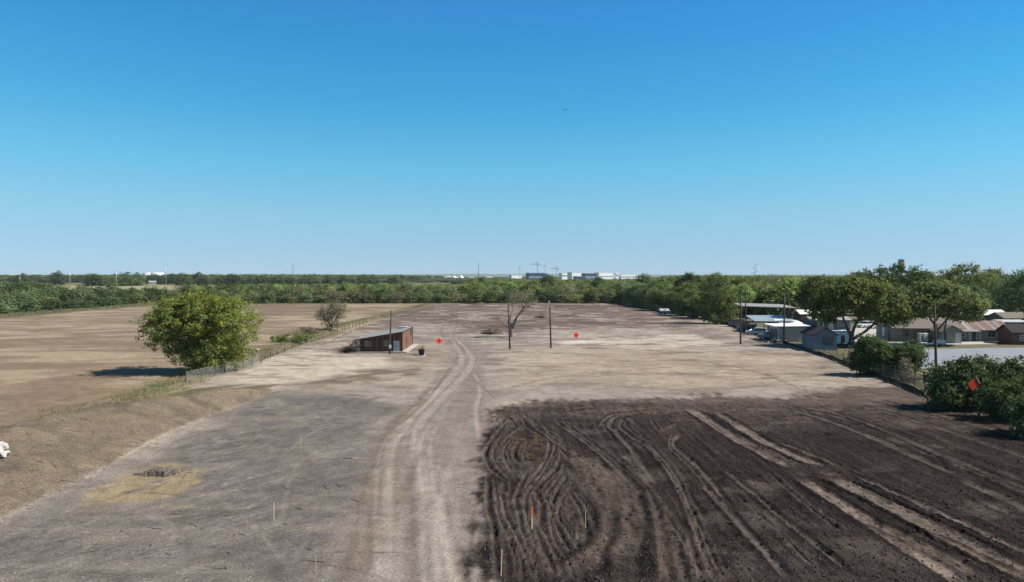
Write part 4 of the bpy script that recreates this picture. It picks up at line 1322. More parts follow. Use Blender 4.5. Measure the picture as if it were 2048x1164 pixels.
bush('roadside_bush', 'large dark green bush behind the nearest orange sign on the right', 1960, 816,
     [(-2.6, 0, 2.6, 2.3, 1.9, 2.2), (0.4, .3, 3.0, 2.6, 2.0, 2.0), (3.2, 0, 2.6, 2.3, 1.9, 2.1), (0, -.8, 1.4, 4.2, 1.6, 1.4), (-3.6, -.4, 1.2, 1.6, 1.6, 1.3)], LF['bush'], 55, 700, 34, .15, .5)
bush('hedge_bush', 'dark rounded bush filling the hedge between the roadside bush and the picture edge', 2046, 838,
     [(-1.6, 0, 1.8, 1.9, 1.7, 1.7), (1.2, .2, 2.2, 2.1, 1.8, 1.8), (0, -.5, .9, 2.8, 1.4, .9)], LF['bush'], 59, 360, 30, .15, .5)
bush('edge_bush', 'dark bush at the right picture edge beyond the nearest orange sign', 2095, 870,
     [(-1.0, 0, 1.9, 2.0, 1.8, 1.6), (1.8, 0, 2.4, 2.4, 1.8, 2.0), (4.4, .6, 2.6, 2.2, 1.8, 2.2), (0, -.6, 1.0, 3.4, 1.4, 1.0)], LF['bush'], 57, 520, 32, .15, .5)
# ================================================================== THINGS
M = {
    'wood_red': mat('barn_boards', (0.105, 0.050, 0.034), 0.85, 0.55, 2.2, bump=0.3, stretch=(4.5, 4.5, 0.25)),
    'wood_red2': mat('barn_boards_end', (0.165, 0.085, 0.058), 0.85, 0.45, 2.2, bump=0.3, stretch=(4.5, 4.5, 0.25)),
    'tin': mat('tin_roof', (0.34, 0.33, 0.32), 0.6, 0.22, 1.2, metal=0.1),
    'tin_dark': mat('tin_roof_weathered', (0.19, 0.18, 0.175), 0.65, 0.3, 0.8, metal=0.1),
    'white': mat('white_paint', (0.78, 0.78, 0.77), 0.5, 0.06, 2.0),
    'offwhite': mat('off_white_paint', (0.48, 0.465, 0.43), 0.6, 0.1, 2.0),
    'bluegrey': mat('blue_grey_siding', (0.125, 0.145, 0.18), 0.7, 0.12, 2.0, stretch=(0.4, 0.4, 8)),
    'paleblue': mat('pale_blue_paint', (0.30, 0.36, 0.41), 0.5, 0.12, 3.0),
    'tan': mat('tan_siding', (0.25, 0.225, 0.19), 0.8, 0.12, 2.0, stretch=(0.4, 0.4, 8)),
    'beige': mat('beige_metal_siding', (0.40, 0.37, 0.335), 0.6, 0.08, 1.5, stretch=(6, 6, 0.4)),
    'shingle': mat('brown_shingles', (0.17, 0.148, 0.13), 0.9, 0.3, 6.0, bump=0.3),
    'shingle_dark': mat('dark_shingles', (0.030, 0.026, 0.026), 0.9, 0.35, 6.0, bump=0.3),
    'rust': mat('rusty_sheet', (0.19, 0.11, 0.085), 0.8, 0.45, 1.6, metal=0.1, stretch=(1, 0.3, 1)),
    'galv': mat('galvanised_sheet', (0.29, 0.275, 0.26), 0.5, 0.2, 1.6, metal=0.3),
    'glass': mat('window_glass', (0.030, 0.036, 0.045), 0.12, 0.2, 2.0, spec=0.6),
    'black': mat('black_plastic', (0.015, 0.015, 0.016), 0.6, 0.2, 3.0),
    'rubber': mat('tyre_rubber', (0.02, 0.02, 0.02), 0.9, 0.2, 5.0),
    'steel': mat('galvanised_steel', (0.42, 0.43, 0.44), 0.4, 0.12, 3.0, metal=0.7),
    'dsteel': mat('dark_steel', (0.10, 0.10, 0.11), 0.5, 0.2, 3.0, metal=0.4),
    'pole': mat('creosote_pole', (0.085, 0.062, 0.048), 0.9, 0.35, 2.5, bump=0.3, stretch=(3, 3, 0.2)),
    'timber': mat('weathered_timber', (0.085, 0.075, 0.066), 0.9, 0.3, 3.0, bump=0.2),
    'lath': mat('pine_lath', (0.40, 0.32, 0.22), 0.85, 0.2, 5.0, stretch=(3, 3, 0.3)),
    'orange': mat('orange_paint', (0.50, 0.115, 0.04), 0.6, 0.1, 5.0),
    'sign': mat('orange_sign_fabric', (0.85, 0.085, 0.022), 0.55, 0.06, 3.0),
    'sign_dark': mat('sign_lettering', (0.30, 0.014, 0.010), 0.6, 0.1, 3.0),
    'concrete': mat('concrete', (0.40, 0.375, 0.345), 0.9, 0.15, 1.3, bump=0.1),
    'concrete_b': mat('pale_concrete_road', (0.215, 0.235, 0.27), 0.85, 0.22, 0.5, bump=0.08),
    'stone': mat('pale_stone', (0.44, 0.42, 0.40), 0.85, 0.25, 6.0, bump=0.5),
    'soil_h': mat('heaped_soil', (0.105, 0.080, 0.066), 0.95, 0.35, 2.5, bump=0.7),
    'soil_p': mat('heaped_pale_soil', (0.20, 0.165, 0.14), 0.95, 0.35, 2.5, bump=0.7),
    'clod': mat('soil_clods', (0.055, 0.044, 0.039), 0.95, 0.4, 3.0),
    'clod2': mat('pale_clods', (0.22, 0.19, 0.16), 0.95, 0.45, 3.0),
    'brush': mat('dead_branches', (0.15, 0.12, 0.095), 0.95, 0.35, 4.0),
    'wire': mat('fence_wire', (0.46, 0.46, 0.45), 0.5, 0.1, 3.0, metal=0.5),
    'netting': mat('pale_netting', (0.62, 0.60, 0.57), 0.7, 0.1, 3.0),
    'silt': mat('black_silt_fabric', (0.020, 0.020, 0.021), 0.85, 0.3, 2.0, bump=0.2),
    'carwhite': mat('white_car_paint', (0.75, 0.75, 0.75), 0.25, 0.04, 2.0, spec=0.5),
    'carblue': mat('dark_blue_car_paint', (0.045, 0.055, 0.075), 0.3, 0.1, 2.0, spec=0.5),
    'cargrey': mat('grey_car_paint', (0.20, 0.20, 0.21), 0.3, 0.1, 2.0, spec=0.5),
    'rim': mat('wheel_rim', (0.45, 0.45, 0.46), 0.35, 0.1, 3.0, metal=0.8),
    'lampw': mat('head_lamp_glass', (0.7, 0.7, 0.7), 0.2, 0.05, 3.0),
    'lampr': mat('tail_lamp_red', (0.4, 0.01, 0.01), 0.3, 0.05, 3.0),
    'cream': mat('cream_tank_paint', (0.62, 0.58, 0.50), 0.5, 0.1, 2.0),
    'bluebld': mat('blue_glass_cladding', (0.060, 0.095, 0.165), 0.35, 0.2, 0.05, spec=0.5),
    'bluebld2': mat('pale_blue_cladding', (0.22, 0.30, 0.40), 0.5, 0.15, 0.05),
    'crane': mat('crane_lattice', (0.55, 0.50, 0.42), 0.6, 0.1, 0.2),
    'roofred': mat('red_brown_wall', (0.16, 0.075, 0.055), 0.85, 0.3, 2.0),
    'feather': mat('dark_feathers', (0.02, 0.018, 0.018), 0.8, 0.2, 5.0),
    'straw': mat('old_straw', (0.30, 0.24, 0.14), 0.95, 0.35, 3.0),
}

def fabric_mat(name, col, tr=0.45):
    m, nt, b = mat_new(name)
    n = nt.nodes.new('ShaderNodeTexNoise')
    n.inputs['Scale'].default_value = 4
    mx = nt.nodes.new('ShaderNodeMix')
    mx.data_type = 'RGBA'
    mx.inputs['A'].default_value = (*[c * .94 for c in col], 1)
    mx.inputs['B'].default_value = (*col, 1)
    nt.links.new(n.outputs['Fac'], mx.inputs['Factor'])
    d = nt.nodes.new('ShaderNodeBsdfDiffuse')
    t = nt.nodes.new('ShaderNodeBsdfTranslucent')
    s = nt.nodes.new('ShaderNodeMixShader')
    s.inputs[0].default_value = tr
    nt.links.new(mx.outputs['Result'], d.inputs['Color'])
    nt.links.new(mx.outputs['Result'], t.inputs['Color'])
    nt.links.new(d.outputs[0], s.inputs[1])
    nt.links.new(t.outputs[0], s.inputs[2])
    nt.links.new(s.outputs[0], nt.nodes['Material Output'].inputs['Surface'])
    return m
M['sign'] = fabric_mat('orange_sign_fabric', (0.97, 0.12, 0.055), .25)
M['sign_dark'] = fabric_mat('sign_print', (0.72, 0.05, 0.03), .2)

# ---------------------------------------------------------------- timber shed
def plank_door(parent, name, m, x0, x1, y0, y1, z0, z1):
    return MB().box(x0, x1, y0, y1, z0, z1).build(name, m, parent)

sx0, sx1, sy0, sy1 = -26.0, -18.75, 116.2, 128.4
shed = thing('timber_shed', 'red-brown board shed with lean-to metal roof in the cleared field', 'shed', ((sx0 + sx1) / 2, (sy0 + sy1) / 2, 0))
ox, oy = (sx0 + sx1) / 2, (sy0 + sy1) / 2
hw, hd = (sx1 - sx0) / 2, (sy1 - sy0) / 2
hl, hr = 2.25, 3.45
MB().prism([(-hw, -0.3), (hw, -0.3), (hw, hr), (-hw, hl)], 'y', -hd, hd).build('wall', M['wood_red'], shed)
b = MB()
b.box(hw, hw + 0.02, -hd + .02, hd - .02, .02, 3.42)
b.build('end_wall', M['wood_red2'], shed)
# front boards, each lapped over the next
nb = 30
bm_ = None
for i in range(nb):
    x0 = -hw + i * (2 * hw / nb)
    x1 = x0 + 2 * hw / nb - 0.02
    za, zb = hl + (hr - hl) * (x0 + hw) / (2 * hw), hl + (hr - hl) * (x1 + hw) / (2 * hw)
    d = 0.03 if i % 2 else 0.055
    MB().hull8([(x0, -hd - d, 0.02), (x1, -hd - d, 0.02), (x1, -hd - .002, 0.02), (x0, -hd - .002, 0.02), (x0, -hd - d, za - .02), (x1, -hd - d, zb - .02), (x1, -hd - .002, zb - .02), (x0, -hd - .002, za - .02)]).build('board', M['wood_red'] if i % 4 else M['wood_red2'], shed)
# roof: corrugated sheets
ov = 0.55
sl = (hr - hl) / (2 * hw)
nsh = 9
for i in range(nsh):
    y0 = -hd - ov + i * (2 * hd + 2 * ov) / nsh
    y1 = y0 + (2 * hd + 2 * ov) / nsh + 0.03
    b = MB()
    n = 12
    vs, fs = [], []
    for k in range(n + 1):
        yy = y0 + (y1 - y0) * k / n
        zz = (0.035 if k % 2 else 0.0) + 0.012 * (i % 2)
        for xx in (-hw - 0.9, hw + 0.35):
            vs.append((xx, yy, hl + (xx + hw) * sl + 0.10 + zz))
    for k in range(n):
        a = 2 * k
        fs.append((a, a + 1, a + 3, a + 2))
    b.add(vs, fs)
    o = b.build('roof_sheet', M['tin'] if i % 3 != 1 else M['tin_dark'], shed)
    o.modifiers.new('thick', 'SOLIDIFY').thickness = 0.02
b = MB()
b.hull8([(-hw - .88, -hd - ov + .03, hl - .9 * sl - .12), (hw + .33, -hd - ov + .03, hr + .35 * sl - .12), (hw + .33, -hd - ov + .09, hr + .35 * sl - .12), (-hw - .88, -hd - ov + .09, hl - .9 * sl - .12),
         (-hw - .88, -hd - ov + .03, hl - .9 * sl + .06), (hw + .33, -hd - ov + .03, hr + .35 * sl + .06), (hw + .33, -hd - ov + .09, hr + .35 * sl + .06), (-hw - .88, -hd - ov + .09, hl - .9 * sl + .06)])
b.build('fascia_board', M['timber'], shed)
MB().box(1.4, 2.9, hd - 2.6, hd - .6, hr - .12, hr + .16).build('roof_patch', M['paleblue'], shed)
def shed_window(xc, zc, w, h):
    y = -hd - 0.06
    f = MB()
    f.box(xc - w / 2 - .1, xc + w / 2 + .1, y - .04, y, zc + h / 2, zc + h / 2 + .1)
    f.box(xc - w / 2 - .1, xc + w / 2 + .1, y - .04, y, zc - h / 2 - .1, zc - h / 2)
    for q in (-w / 2 - .1, -.05, w / 2):
        f.box(xc + q, xc + q + .1, y - .04, y, zc - h / 2, zc + h / 2)
    wn_ = MB().box(xc - w / 2, xc + w / 2, y - .012, y + .03, zc - h / 2, zc + h / 2).build('window', M['glass'], shed)
    f.build('frame', M['lath'], wn_)
shed_window(-2.25, 1.45, .75, .62)
shed_window(1.0, 1.5, .75, .75)
dr = MB().box(2.15, 3.15, -hd - .10, -hd - .05, .05, 1.95).build('door', M['paleblue'], shed)
MB().box(2.24, 3.06, -hd - .135, -hd - .101, 1.05, 1.8).build('door_panel', M['paleblue'], dr)
MB().box(2.24, 3.06, -hd - .135, -hd - .101, .2, .95).build('door_panel', M['paleblue'], dr)
MB().tube([(2.27, -hd - .16, 1.0), (2.27, -hd - .16, 1.12)], .03, 6).build('handle', M['dsteel'], dr)
MB().box(1.72, 1.84, -hd - .2, -hd - .07, .02, 3.1).build('post', M['timber'], shed)
d2 = MB().box(hw + .022, hw + .07, -1.6, .1, .05, 2.15).build('end_door', M['roofred'], shed)
MB().box(hw + .071, hw + .09, -1.35, -.15, 1.1, 1.9).build('pane', M['glass'], d2)
w2 = MB().box(hw + .022, hw + .06, 3.2, 4.3, 2.2, 3.1).build('end_window', M['glass'], shed)
fr_ = MB()
fr_.box(hw + .022, hw + .1, 3.08, 3.2, 2.1, 3.2).box(hw + .022, hw + .1, 4.3, 4.42, 2.1, 3.2).box(hw + .022, hw + .1, 3.2, 4.3, 2.1, 2.2)
fr_.build('frame', M['timber'], w2)
MB().box(hw + .022, hw + .12, hd - .16, hd + .02, 0.02, 3.46).build('corner_post', M['timber'], shed)
MB().box(hw + .022, hw + .09, -hd - .06, -hd + .10, 0.02, 3.40).build('corner_board', M['wood_red2'], shed)
sl_ = MB().box(sx0 - 1.6, sx1 + .9, sy0 - .55, sy1 + .4, -.4, .14).build('concrete_slab', M['concrete'])
tag(sl_, 'pale concrete slab under the red-brown shed', 'slab')
cm, cl = leaf_cloud('foliage', 61, [(0, 0, 1.0, 1.1, .9, 1.0), (-.6, .2, .6, 1.1, .8, .6), (.5, 0, 1.7, .7, .6, .5)], 110, 16, .3, .085, LF['dry'], zmin=.05)
st = limb_mesh('stem', 62, .05, [([(0, 0, 0), (a * .5, 0, 1), (a, b, 1.9)], .04, .015) for a, b in ((-.9, 0), (-.3, .3), (.4, -.2), (.9, .1))], BARK, cl[::3], .015)
t = thing('shed_shrub', 'scraggly dry shrub leaning on the left end of the shed', 'shrub', (sx0 - .9, sy0 - .2, 0.1))
child('stem', st, t)
child('foliage', cm, t)
# dark sticks added to stand in for the shaded hollow at the left end
t = thing('hollow_fill', 'dark sticks standing in for the shaded hollow at the left end of the shed', 'brush pile', (sx0 - 2.4, sy0 + .2, 0.0))
rr = random.Random(3)
def sticks(n, sx, sy, sz, r0, rr, long=1.0):
    b = MB()
    for i in range(n):
        c = Vector((rr.gauss(0, sx * .4), rr.gauss(0, sy * .4), 0))
        c.z = abs(rr.gauss(0, sz * .45)) * max(0.2, 1 - (c.x / sx) ** 2)
        a = rr.uniform(0, 6.28)
        e = rr.uniform(-.35, .6)
        L = rr.uniform(.4, 1.3) * long
        d = Vector((math.cos(a) * math.cos(e), math.sin(a) * math.cos(e), math.sin(e))) * L
        m_ = c + Vector((rr.uniform(-.15, .15), rr.uniform(-.15, .15), rr.uniform(0, .2)))
        r = r0 * rr.uniform(.5, 1.5)
        b.tube([c - d, m_, c + d], [r, r * .8, r * .4], 5)
    return b
sticks(70, 1.3, .9, 1.1, .04, rr, .7).build('branches', M['brush'], t)

# ---------------------------------------------------------------- planter pot beside the shed
px_, py_, _ = at(843, 711)
t = thing('planter_tub', 'black tub planter with pale dry stems right of the shed', 'planter', (px_, py_, ground_h(px_, py_)))
MB().lathe([(.36, 0), (.40, .05), (.52, .95), (.56, 1.0), (.50, 1.0), (.46, .86), (.02, .86)], 20).build('tub', M['black'], t, True)
cm, cl = leaf_cloud('stems', 63, [(0, 0, 1.3, .42, .42, .35)], 30, 14, .16, .05, LF['dry'], zmin=.9)
child('stems', cm, t)
MB().box(-.62, .62, -.62, .62, -.05, .06).build('paving_slab', M['offwhite'], t)

# ---------------------------------------------------------------- signs
def letters(text, size, parent, mtl, loc, rot):
    cu = bpy.data.curves.new('lettering', 'FONT')
    cu.body = text
    cu.size = size
    cu.align_x = 'CENTER'
    cu.align_y = 'CENTER'
    cu.extrude = 0.002
    o = bpy.data.objects.new('lettering', cu)
    o.location = loc
    o.rotation_euler = rot
    cu.materials.append(mtl)
    link(o, parent)
    return o

def road_sign(label, u, v, zc, rz, tilt=0.0, side=0.86, roll=0.0, lit=True):
    p = at(u, v)
    t = thing('warning_sign', label, 'road sign', p, rz, 'orange diamond signs on stands')
    h = side * 0.7071
    # rounded diamond of fabric with a slight thickness
    b = MB()
    pts = []
    for a, (cx, cz) in enumerate([(h - .05, 0), (0, h - .05), (-h + .05, 0), (0, -h + .05)]):
        for s in (-0.6, 0, 0.6):
            an = a * math.pi / 2 + s
            pts.append((cx + .05 * math.cos(an), cz + .05 * math.sin(an)))
    b.prism(pts, 'y', -.012, .012)
    pn = b.build('panel', M['sign'], t)
    pn.location = (0, -.05, zc)
    pn.rotation_euler = (tilt, roll, 0)
    # dark print in the middle of the panel and its border line
    q = [(p_[0] * .55, p_[1] * .55) for p_ in pts]
    pr = MB().prism(q, 'y', -.016, -.0125).build('print', M['sign_dark'] if lit else M['sign'], pn)
    # cross braces behind
    br = MB()
    br.tube([(-h, 0.02, 0), (h, 0.02, 0)], .014, 5).tube([(0, 0.025, -h), (0, 0.025, h)], .014, 5)
    br.build('brace', M['steel'], pn)
    st = MB()
    st.tube([(0, 0, .25), (0, 0, zc - h * .8)], .022, 6)
    st.build('mast', M['steel'], t)
    for k in range(4):
        a = k * math.pi / 2 + .785
        MB().tube([(0, 0, .3), (math.cos(a) * .3, math.sin(a) * .3, .2), (math.cos(a) * .75, math.sin(a) * .75, 0.0)], .02, 5).build('leg', M['steel'], t)
    return t, pn
road_sign('orange diamond sign on a stand right of the shed', 878, 703, 1.85, 0.42)
road_sign('orange diamond sign on a stand right of the twin wooden poles', 1152, 692, 2.02, 0.42)
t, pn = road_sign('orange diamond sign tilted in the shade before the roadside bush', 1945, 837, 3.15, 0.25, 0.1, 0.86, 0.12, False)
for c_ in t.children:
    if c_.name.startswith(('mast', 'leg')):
        c_.data.materials[0] = M['dsteel']  # darker steel puts the shade before the bush into mast and legs
edge = MB().tube([(0.08, -.03, .70), (.66, -.03, .14)], .035, 6).build('edge_tube', M['offwhite'], pn)

# ---------------------------------------------------------------- wooden poles
def wood_pole(label, u, v, h, lean=(0, 0), r=.15, group='old wooden poles', extra=None):
    p = at(u, v)
    t = thing('utility_pole', label, 'pole', p, 0, group)
    MB().tube([(0, 0, -.4), (lean[0] * .5, lean[1] * .5, h * .5), (lean[0], lean[1], h)], [r, r * .9, r * .72], 10).build('shaft', M['pole'], t, True)
    if extra:
        extra(t, h, lean)
    return t
def tidy(t, h, lean):
    MB().tube([(lean[0], lean[1] - .15, h - .5), (lean[0], lean[1] + .15, h - .5)], .03, 6).build('bolt', M['dsteel'], t)
def meter(t, h, lean):
    MB().box(-.02, .3, -.36, -.16, 1.0, 1.55).build('meter_box', M['white'], t)
    MB().tube([(0.1, -.2, 1.55), (0.1, -.18, 4)], .03, 6).build('conduit', M['dsteel'], t)
    tidy(t, h, lean)
def marker(t, h, lean):
    MB().box(-.48, -.2, -.1, .02, h - 1.3, h - .15).build('marker_board', M['white'], t)
    tidy(t, h, lean)
def clods_at_foot(t, h, lean):
    tidy(t, h, lean)
wood_pole('leaning wooden pole with a white meter box in front of the shed', 779, 708, 7.3, (.35, 0), .14, extra=meter)
wood_pole('slightly leaning wooden pole in front of the half-dead tree', 1020, 698, 7.9, (-.3, 0), .16, extra=clods_at_foot)
wood_pole('wooden pole with a white marker board left of the orange sign', 1102, 696, 8.6, (-.25, 0), .16, extra=marker)
wood_pole('wooden pole at the left end of the junk row by the carport', 1481, 688, 9.8, (0, 0), .17, extra=tidy)
wood_pole('taller thin pole behind the junk row', 1491, 668, 11.2, (0, 0), .15, extra=tidy)
wood_pole('dark wooden pole in front of the beige metal building', 1568, 684, 9.8, (0, 0), .18, extra=tidy)
wood_pole('wooden pole behind the beige metal building near the grey gable', 1577, 640, 8.6, (0, 0), .2, extra=tidy)
wood_pole('tall dark pole in front of the umbrella tree with timber rails at its foot', 1873, 760, 9.7, (-.4, 0), .16, extra=tidy)

# ---------------------------------------------------------------- houses
def gable_house(name, label, cat, loc, rz, L, Wd, h, rh, wm, rm, openings=(), ov=.4, ribs=0, panels=None, base=None):
    """ridge along local X; front wall at -Y"""
    t = thing(name, label, cat, loc, rz)
    MB().prism([(-Wd / 2, -.3), (Wd / 2, -.3), (Wd / 2, h), (0, h + rh), (-Wd / 2, h)], 'x', -L / 2, L / 2).build('wall', wm, t)
    k = rh / (Wd / 2)
    for s in (-1, 1):
        ye = s * (Wd / 2 + ov)
        ze = h - k * ov + .02
        zr = h + rh + .02
        th = .12
        if panels and s == -1:
            n = len(panels)
            for i, pm in enumerate(panels):
                xa = -L / 2 - ov + i * (L + 2 * ov) / n
                xb = xa + (L + 2 * ov) / n - .015
                MB().hull8([(xa, ye, ze), (xb, ye, ze), (xb, 0, zr), (xa, 0, zr), (xa, ye, ze + th), (xb, ye, ze + th), (xb, 0, zr + th), (xa, 0, zr + th)]).build('roof_panel', pm, t)
        else:
            rf = MB()
            xa, xb = -L / 2 - ov, L / 2 + ov
            rf.hull8([(xa, ye, ze), (xb, ye, ze), (xb, 0, zr), (xa, 0, zr), (xa, ye, ze + th), (xb, ye, ze + th), (xb, 0, zr + th), (xa, 0, zr + th)])
            for i in range(ribs):
                x = xa + .15 + i * (xb - xa - .3) / max(1, ribs - 1)
                rf.hull8([(x - .03, ye, ze + th), (x + .03, ye, ze + th), (x + .03, 0, zr + th), (x - .03, 0, zr + th), (x - .03, ye, ze + th + .05), (x + .03, ye, ze + th + .05), (x + .03, 0, zr + th + .05), (x - .03, 0, zr + th + .05)])
            rf.build('roof', rm, t)
    for kind, face, a, z0, w, hh, pm, fm in openings:
        f = MB()
        g = MB()
        def bx(mb, a0, a1, z0_, z1_, d0, d1):
            if face == 'front':
                mb.box(a0, a1, -Wd / 2 - d1, -Wd / 2 - d0, z0_, z1_)
            elif face == 'left':
                mb.box(-L / 2 - d1, -L / 2 - d0, a0, a1, z0_, z1_)
            elif face == 'right':
                mb.box(L / 2 + d0, L / 2 + d1, a0, a1, z0_, z1_)
        bx(g, a - w / 2, a + w / 2, z0, z0 + hh, .005, .03)
        o = g.build(kind, pm, t)
        bx(f, a - w / 2 - .08, a - w / 2, z0, z0 + hh, .005, .07)
        bx(f, a + w / 2, a + w / 2 + .08, z0, z0 + hh, .005, .07)
        bx(f, a - w / 2 - .08, a + w / 2 + .08, z0 + hh, z0 + hh + .08, .005, .07)
        if kind == 'window':
            bx(f, a - w / 2 - .08, a + w / 2 + .08, z0 - .08, z0, .005, .09)
            bx(f, a - .025, a + .025, z0, z0 + hh, .031, .05)
            bx(f, a - w / 2, a - .025, z0 + hh / 2 - .025, z0 + hh / 2 + .025, .031, .05)
            bx(f, a + .025, a + w / 2, z0 + hh / 2 - .025, z0 + hh / 2 + .025, .031, .05)
        f.build('frame', fm, o)
    return t

# small blue-grey house: gable end towards the camera
x, y = gp(1641, 701)
hx, hy = x + 0.9, y + 2.6
t = gable_house('garden_house', 'small blue-grey gabled house with one window at the fence corner', 'house', (hx, hy, 0), math.radians(90 - 2), 5.4, 3.9, 2.75, 1.15, M['bluegrey'], M['shingle_dark'],
            [('window', 'left', -0.1, 1.05, .95, 1.25, M['glass'], M['dsteel']), ('shutter', 'left', -1.15, 1.0, .3, 1.35, M['dsteel'], M['dsteel'])], ov=.3)
# white trailer to its right
x, y = gp(1678, 690)
t = thing('white_trailer', 'white box trailer with a dark arched door behind the blue-grey house', 'trailer', (x + .9, y + 1.0, 0), math.radians(28))
MB().box(-2.2, 2.2, -1.2, 1.2, .35, 2.45).build('body', M['white'], t, bevel=.08)
MB().box(-2.3, 2.3, -1.3, 1.3, 2.46, 2.62).build('roof', M['white'], t, bevel=.05)
b = MB()
pr = [(-1.75, .4)] + [(-1.2 + .55 * math.cos(a), 1.55 + .4 * math.sin(a)) for a in np.linspace(math.pi, 0, 9)] + [(-.65, .4)]
b.prism(pr, 'y', -1.24, -1.205)
b.build('door', M['glass'], t)
for s in (-1, 1):
    w_ = MB()
    w_.tube([(.5, s * 1.25, .32), (.5, s * 1.05, .32)], .32, 16)
    w_.build('wheel', M['rubber'], t)
# beige metal building with a thin flat roof
x0, y0 = gp(1557, 684)
x1, y1 = gp(1622, 686)
L_ = x1 - x0
t = thing('beige_building', 'beige metal storage building with thin white flat roof behind the dark pole', 'building', (x0 + L_ / 2, y0 + 2.6, 0), math.radians(3))
MB().box(-L_ / 2, L_ / 2, -2.3, 2.4, -.2, 2.85).build('wall', M['beige'], t)
MB().hull8([(-L_ / 2 - .9, -2.7, 2.95), (L_ / 2 + .7, -2.7, 3.05), (L_ / 2 + .7, 2.8, 3.25), (-L_ / 2 - .9, 2.8, 3.15), (-L_ / 2 - .9, -2.7, 3.1), (L_ / 2 + .7, -2.7, 3.2), (L_ / 2 + .7, 2.8, 3.4), (-L_ / 2 - .9, 2.8, 3.3)]).build('roof', M['white'], t)
for xx in (-L_ / 2 - .75,):
    for yy in (-2.5, 2.5):
        MB().box(xx - .06, xx + .06, yy - .06, yy + .06, 0, 3.0).build('post', M['dsteel'], t)
MB().box(-L_ / 2 - .03, -L_ / 2 - .005, -1.8, 1.8, .1, 2.4).build('end_shade_panel', M['dsteel'], t)  # dark sheet painting the shadow in the open left end
for i in range(12):
    xx = -L_ / 2 + .3 + i * (L_ - .6) / 11
    MB().box(xx - .03, xx + .03, -2.33, -2.302, 0, 2.84).build('rib', M['beige'], t)
# canopy helper
def canopy(name, label, loc, rz, L, Wd, zf, zb, rm, posts=4, pm=None, th=.14):
    t = thing(name, label, 'carport', loc, rz)
    MB().hull8([(-L / 2, -Wd / 2, zf), (L / 2, -Wd / 2, zf), (L / 2, Wd / 2, zb), (-L / 2, Wd / 2, zb), (-L / 2, -Wd / 2, zf + th), (L / 2, -Wd / 2, zf + th), (L / 2, Wd / 2, zb + th), (-L / 2, Wd / 2, zb + th)]).build('roof', rm, t)
    r_ = MB()
    for i in range(14):
        x = -L / 2 + .1 + i * (L - .2) / 13
        r_.hull8([(x - .03, -Wd / 2, zf + th), (x + .03, -Wd / 2, zf + th), (x + .03, Wd / 2, zb + th), (x - .03, Wd / 2, zb + th), (x - .03, -Wd / 2, zf + th + .04), (x + .03, -Wd / 2, zf + th + .04), (x + .03, Wd / 2, zb + th + .04), (x - .03, Wd / 2, zb + th + .04)])
    r_.build('roof_rib', rm, t)
    for i in range(posts):
        x = -L / 2 + .25 + i * (L - .5) / (posts - 1)
        for yy, zz in ((-Wd / 2 + .25, zf), (Wd / 2 - .25, zb)):
            MB().box(x - .06, x + .06, yy - .06, yy + .06, 0, zz + .01).build('post', pm or M['dsteel'], t)
    return t
xa, ya = gp(1512, 676)
canopy('low_carport', 'pale blue low carport roof behind the junk row', (X(1545, 156), 158, 0), math.radians(-6), 8.6, 9.5, 2.7, 3.5, M['paleblue'], 3)
t = gable_house('open_shed', 'white edged low gable shed between the carport and beige building', 'shed', (X(1590, 150), 156, 0), math.radians(18), 5.0, 5.0, 2.3, .7, M['dsteel'], M['white'], ov=.4)
t = canopy('long_carport', 'long thin flat-roofed carport with white edge behind the poles', (X(1532, 190), 193, 0), math.radians(9), 16.5, 6.5, 4.3, 4.9, M['tin'], 5, M['dsteel'], .2)
t.rotation_euler = (0, math.radians(2.2), math.radians(9))
gable_house('grey_building', 'dark grey gabled building with light metal roof behind the long carport', 'building', (X(1580, 208), 212, 0), math.radians(-4), 9.5, 9.0, 3.6, 2.0, M['bluegrey'], M['tin'], [('window', 'front', 1.5, 1.2, 1.4, 1.2, M['glass'], M['white']), ('door', 'front', -2.2, 0.05, 1.0, 2.1, M['dsteel'], M['white'])], ribs=14)
gable_house('bright_roof_shed', 'small shed with glaring white metal roof behind the two-stemmed tree', 'shed', (X(1613, 190), 190, 0), math.radians(3), 5.2, 4.0, 2.6, .9, M['roofred'], M['white'], [('door', 'front', 0, .05, 1.1, 2.0, M['dsteel'], M['white'])])
t = gable_house('mobile_home', 'long low grey mobile home seen under the shade tree', 'mobile home', (X(1662, 163), 165, 0), math.radians(2), 9.5, 4.0, 2.5, .55, M['bluegrey'], M['tin'], [('window', 'front', -2.5, 1.1, 1.2, .9, M['glass'], M['white']), ('window', 'front', 2.4, 1.1, 1.2, .9, M['glass'], M['white']), ('door', 'front', 0, .1, .9, 2.0, M['offwhite'], M['white'])], ribs=10)
# tan house with shingle roof
x, y = gp(1790, 686)
t = gable_house('tan_house', 'long tan house with grey-brown shingle roof behind the umbrella tree', 'house', (X(1849, 137), 139.5, 0), math.radians(-7), 12.5, 8.0, 2.7, 1.75, M['tan'], M['shingle'],
    [('window', 'left', .3, .7, .8, 1.7, M['white'], M['white']), ('door', 'left', -2.4, .05, .9, 2.0, M['dsteel'], M['dsteel']), ('window', 'front', -3.8, 1.0, 1.1, 1.1, M['glass'], M['tan']),
     ('door', 'front', 1.0, .05, 1.4, 2.1, M['dsteel'], M['tan']), ('window', 'front', 3.4, .9, 1.3, 1.2, M['glass'], M['offwhite'])], ov=.5)
